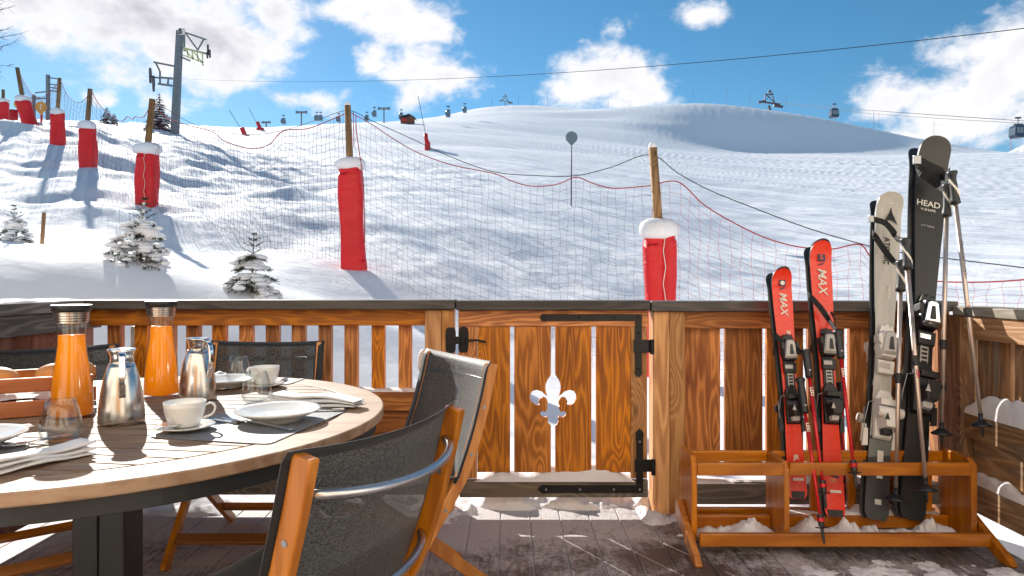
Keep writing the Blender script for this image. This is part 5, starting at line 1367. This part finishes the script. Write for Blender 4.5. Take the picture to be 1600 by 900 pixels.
# red snow lances
def lance(px, py, Y, tip, s, label):
    c = P(px, py, Y); c.z = min(c.z, gz(c.x, c.y)-.05) if abs(c.z-gz(c.x, c.y)) < 1 else c.z
    root = empty('snow_lance', c, label, 'snow lance', 'red snowmaking lances'); k = Y/F
    b = MB(); b.box(c.x-4.5*k*s, c.x+4.5*k*s, c.y-.3, c.y+.3, c.z-.1, c.z+5*k*s); b.bar(c+Vector((0,0,3*k*s)), c+Vector((-4*k*s,0,13*k*s)), 4*k*s, 4*k*s); b.obj('guard', RED, root, bevel=.05)
    b = MB(); b.bar(c+Vector((-3*k*s,0,9*k*s)), P(tip[0], tip[1], Y), .05, .05); b.obj('lance', STK, root)
lance(384, 219, 80, (358,172), 1.5, 'left one of two red lances pointing up left')
lance(407, 206, 100, (389,170), 1.2, 'right one of two red lances pointing up left')
c = P(668, 231, 71); c.z = min(c.z, gz(c.x, c.y)); root = empty('snow_lance', c, 'tall padded red lance right of the hut', 'snow lance', 'red snowmaking lances')
b = MB(); b.tube([c-Vector((0,0,.2)), P(668,224,71), P(666,218,71), P(665,209,71)], [.30,.30,.20,.22], 10); b.obj('guard', RED, root, smooth=True)
b = MB(); b.tube([P(665,209,71), P(653,150,71)], .03, 5); b.obj('lance', STK, root)
# drop-shaped signs
def drop_sign(px, pyc, pyb, Y, rad, m_, label, grp=None):
    c = P(px, pyb, Y); c.z = gz(c.x, c.y)-.05; root = empty('piste_sign', c, label, 'sign', grp); t = P(px+.5, pyc, Y)
    b = MB(); b.tube([c, t], .022 if Y < 26 else .05, 8); b.obj('pole', STK if m_ is SGN else RED, root, smooth=True)
    pl = [(rad*math.sin(a), rad*math.cos(a)) for a in [(-2.3+4.6*i/26) for i in range(27)]]+[(0,-rad*1.45)]
    b = MB(); b.prism(pl, (t+Vector((0,-.03,0)),(1,0,0),(0,0,1)), 0, .03); d = b.obj('disc', m_, root)
    b = MB(); b.bar(t+Vector((-.0,-.065,-rad*.6)), t+Vector((0,-.065,rad*.6)), rad*.12, .01); b.bar(t+Vector((-rad*.2,-.065,rad*.25)), t+Vector((rad*.25,-.065,rad*.35)), rad*.12, .011, (0,0,1)); b.bar(t+Vector((-rad*.2,-.065,-rad*.2)), t+Vector((rad*.25,-.065,-rad*.05)), rad*.12, .011, (0,0,1)); b.obj('mark', LIFT if m_ is SGN else TXW, d)
drop_sign(892.5, 215, 315, 24, .21, SGN, 'grey drop-shaped piste sign on a thin pole in the middle')
drop_sign(64.5, 167.5, 212, 32, .26, ORG, 'orange drop-shaped sign between two red posts at the left')
drop_sign(27, 163, 200, 44, .22, ORG, 'small orange sign behind the leaning post')
c = P(21, 190, 44); root = empty('padded_post', c, 'short striped orange-red post behind the leaning post', 'fence post'); b = MB(); b.tube([c-Vector((0,0,.6)), P(21,172,44)], .24, 12); b.obj('padding', RED, root, smooth=True)

# ------------------------------------------------------------------ sky
W = bpy.data.worlds.new('World'); S.world = W; W.use_nodes = True
t = NT(W.node_tree)
SUN_AZ, SUN_EL = R(-31.7), R(25.5)
sky = t.n('ShaderNodeTexSky', None, sky_type='NISHITA')
sky.sun_disc = False; sky.sun_elevation = SUN_EL; sky.sun_rotation = SUN_AZ; sky.altitude = 1800; sky.air_density = 1.0; sky.dust_density = .3; sky.ozone_density = 2.5
hs = t.n('ShaderNodeHueSaturation', {'Color': sky.outputs[0], 'Saturation': 1.22, 'Value': .76, 'Hue': .486}).outputs[0]
dirv = t.n('ShaderNodeTexCoord').outputs['Generated']
sp = t.n('ShaderNodeSeparateXYZ', {0: dirv})
az = t.m('ARCTAN2', sp.outputs[0], sp.outputs[1]); el = t.m('ARCSINE', sp.outputs[2])
ae = t.n('ShaderNodeCombineXYZ', {0: az, 1: el}).outputs[0]
warp = t.n('ShaderNodeTexNoise', {'Vector': dirv, 'Scale': 9.0, 'Detail': 6.0, 'Roughness': .6}).outputs['Color']
wv = t.vm('MULTIPLY', t.vm('SUBTRACT', warp, (.5,.5,.5)), (.07,.045,0))
ae2 = t.vm('ADD', ae, wv)
blobs = [(40,-5,130,62,1),(200,10,190,85,1.1),(320,60,125,75,1.1),(385,85,62,55,1),(250,85,90,50,.9),(440,15,60,45,.9),(80,45,70,40,.9),
 (540,8,70,32,.9),(620,22,80,42,1),(672,46,42,24,.9),(645,112,58,34,1),(590,92,26,18,.8),(700,125,52,30,1),(650,150,50,24,.8),(585,100,30,25,.8),
 (950,122,80,44,1.15),(915,135,48,32,1.0),(990,140,50,28,1.0),(945,160,80,18,.7),(968,44,26,16,.55),(985,38,20,12,.5),(1092,18,42,20,.75),(1110,12,28,16,.6),
 (1400,150,75,40,1),(1470,165,120,50,1),(1560,120,80,60,1.1),(1530,75,70,35,1),(1590,60,60,40,1),(1480,205,170,26,.8),(1660,120,120,90,1.1),(1355,140,30,18,.6),
 (163,150,30,13,.7),(265,162,48,20,.65),(500,158,62,16,.55),(450,150,40,14,.45),(120,130,40,10,.3)]
acc = None
for px, py, sx, sy, wt in blobs:
    d = Vector(((px-CX)/F, 1, (CY-py)/F)).normalized(); a0 = math.atan2(d.x, d.y); e0 = math.asin(d.z)
    cc = math.cos(a0)**2; sa = sx/F*cc*1.12; se = sy/F*math.cos(a0)*1.12
    l = t.vm('LENGTH', t.vm('MULTIPLY', t.vm('SUBTRACT', ae2, (a0, e0, 0)), (1/sa, 1/se, 0)))
    v = t.m('MULTIPLY', t.m('SUBTRACT', 1.25, l), wt)
    acc = v if acc is None else t.m('SMOOTH_MAX', acc, v, .15)
# scattered clouds over the rest of the sky
gn = t.noise(t.vm('MULTIPLY', dirv, (1,1,2.2)), 2.6, 8, .58)
away = t.step(t.m('ABSOLUTE', az), .75, 1.0)
high = t.step(el, .42, .6)
other = t.m('SUBTRACT', t.m('MULTIPLY', t.m('MAXIMUM', away, high), t.m('MULTIPLY_ADD', gn, 5.0, -2.5)), t.m('SUBTRACT', 1.0, t.m('MAXIMUM', away, high)))
acc = t.m('MAXIMUM', acc, other)
fine = t.noise(t.vm('MULTIPLY', dirv, (1,1,1.5)), 17, 10, .62, .15)
dens = t.m('ADD', acc, t.m('MULTIPLY', t.m('SUBTRACT', fine, .5), 2.3))
cov = t.step(dens, .05, .85)
bill = t.noise(t.vm('ADD', dirv, (0,0,-.02)), 7, 5, .5)
thick = t.step(t.m('ADD', dens, t.m('MULTIPLY', t.m('SUBTRACT', bill, .5), 1.3)), .55, 1.9)
leftc = t.m('SUBTRACT', 1.0, t.step(az, -.42, -.15))
shade = t.m('MULTIPLY', thick, t.m('MULTIPLY_ADD', leftc, .45, .38))
ccol = t.mix(shade, (1.0,.99,1.0), (.50,.485,.55))
CLS = 6.2
cc = t.vm('MULTIPLY', ccol, (CLS, CLS, CLS*1.02))
final = t.mix(cov, hs, cc)
bg = t.n('ShaderNodeBackground', {'Color': final, 'Strength': .08}).outputs[0]
t.n('ShaderNodeOutputWorld', {'Surface': bg})

sd = bpy.data.lights.new('sun', 'SUN'); sd.energy = 3.8; sd.angle = R(.53); sd.color = (1, .95, .87)
so = bpy.data.objects.new('sun', sd); C.objects.link(so)
dvec = Vector((math.sin(SUN_AZ)*math.cos(SUN_EL), math.cos(SUN_AZ)*math.cos(SUN_EL), math.sin(SUN_EL)))
so.rotation_euler = dvec.to_track_quat('Z', 'Y').to_euler(); so.location = (0,0,20)

cam = bpy.data.cameras.new('camera'); cam.sensor_width = 36; cam.lens = 36*F/1600; cam.shift_y = -12/1600; cam.clip_start = .02; cam.clip_end = 9000
co = bpy.data.objects.new('camera', cam); C.objects.link(co); co.location = (0,0,H); co.rotation_euler = (R(90),0,0); S.camera = co
S.view_settings.view_transform = 'Standard'; S.view_settings.look = 'None'; S.view_settings.exposure = 1.08; S.view_settings.gamma = 1
S.render.resolution_x = 1024; S.render.resolution_y = 576
S.cycles.max_bounces = 8; S.cycles.transparent_max_bounces = 24; S.cycles.diffuse_bounces = 4
S.cycles.caustics_reflective = False; S.cycles.caustics_refractive = False; S.cycles.sample_clamp_indirect = 6
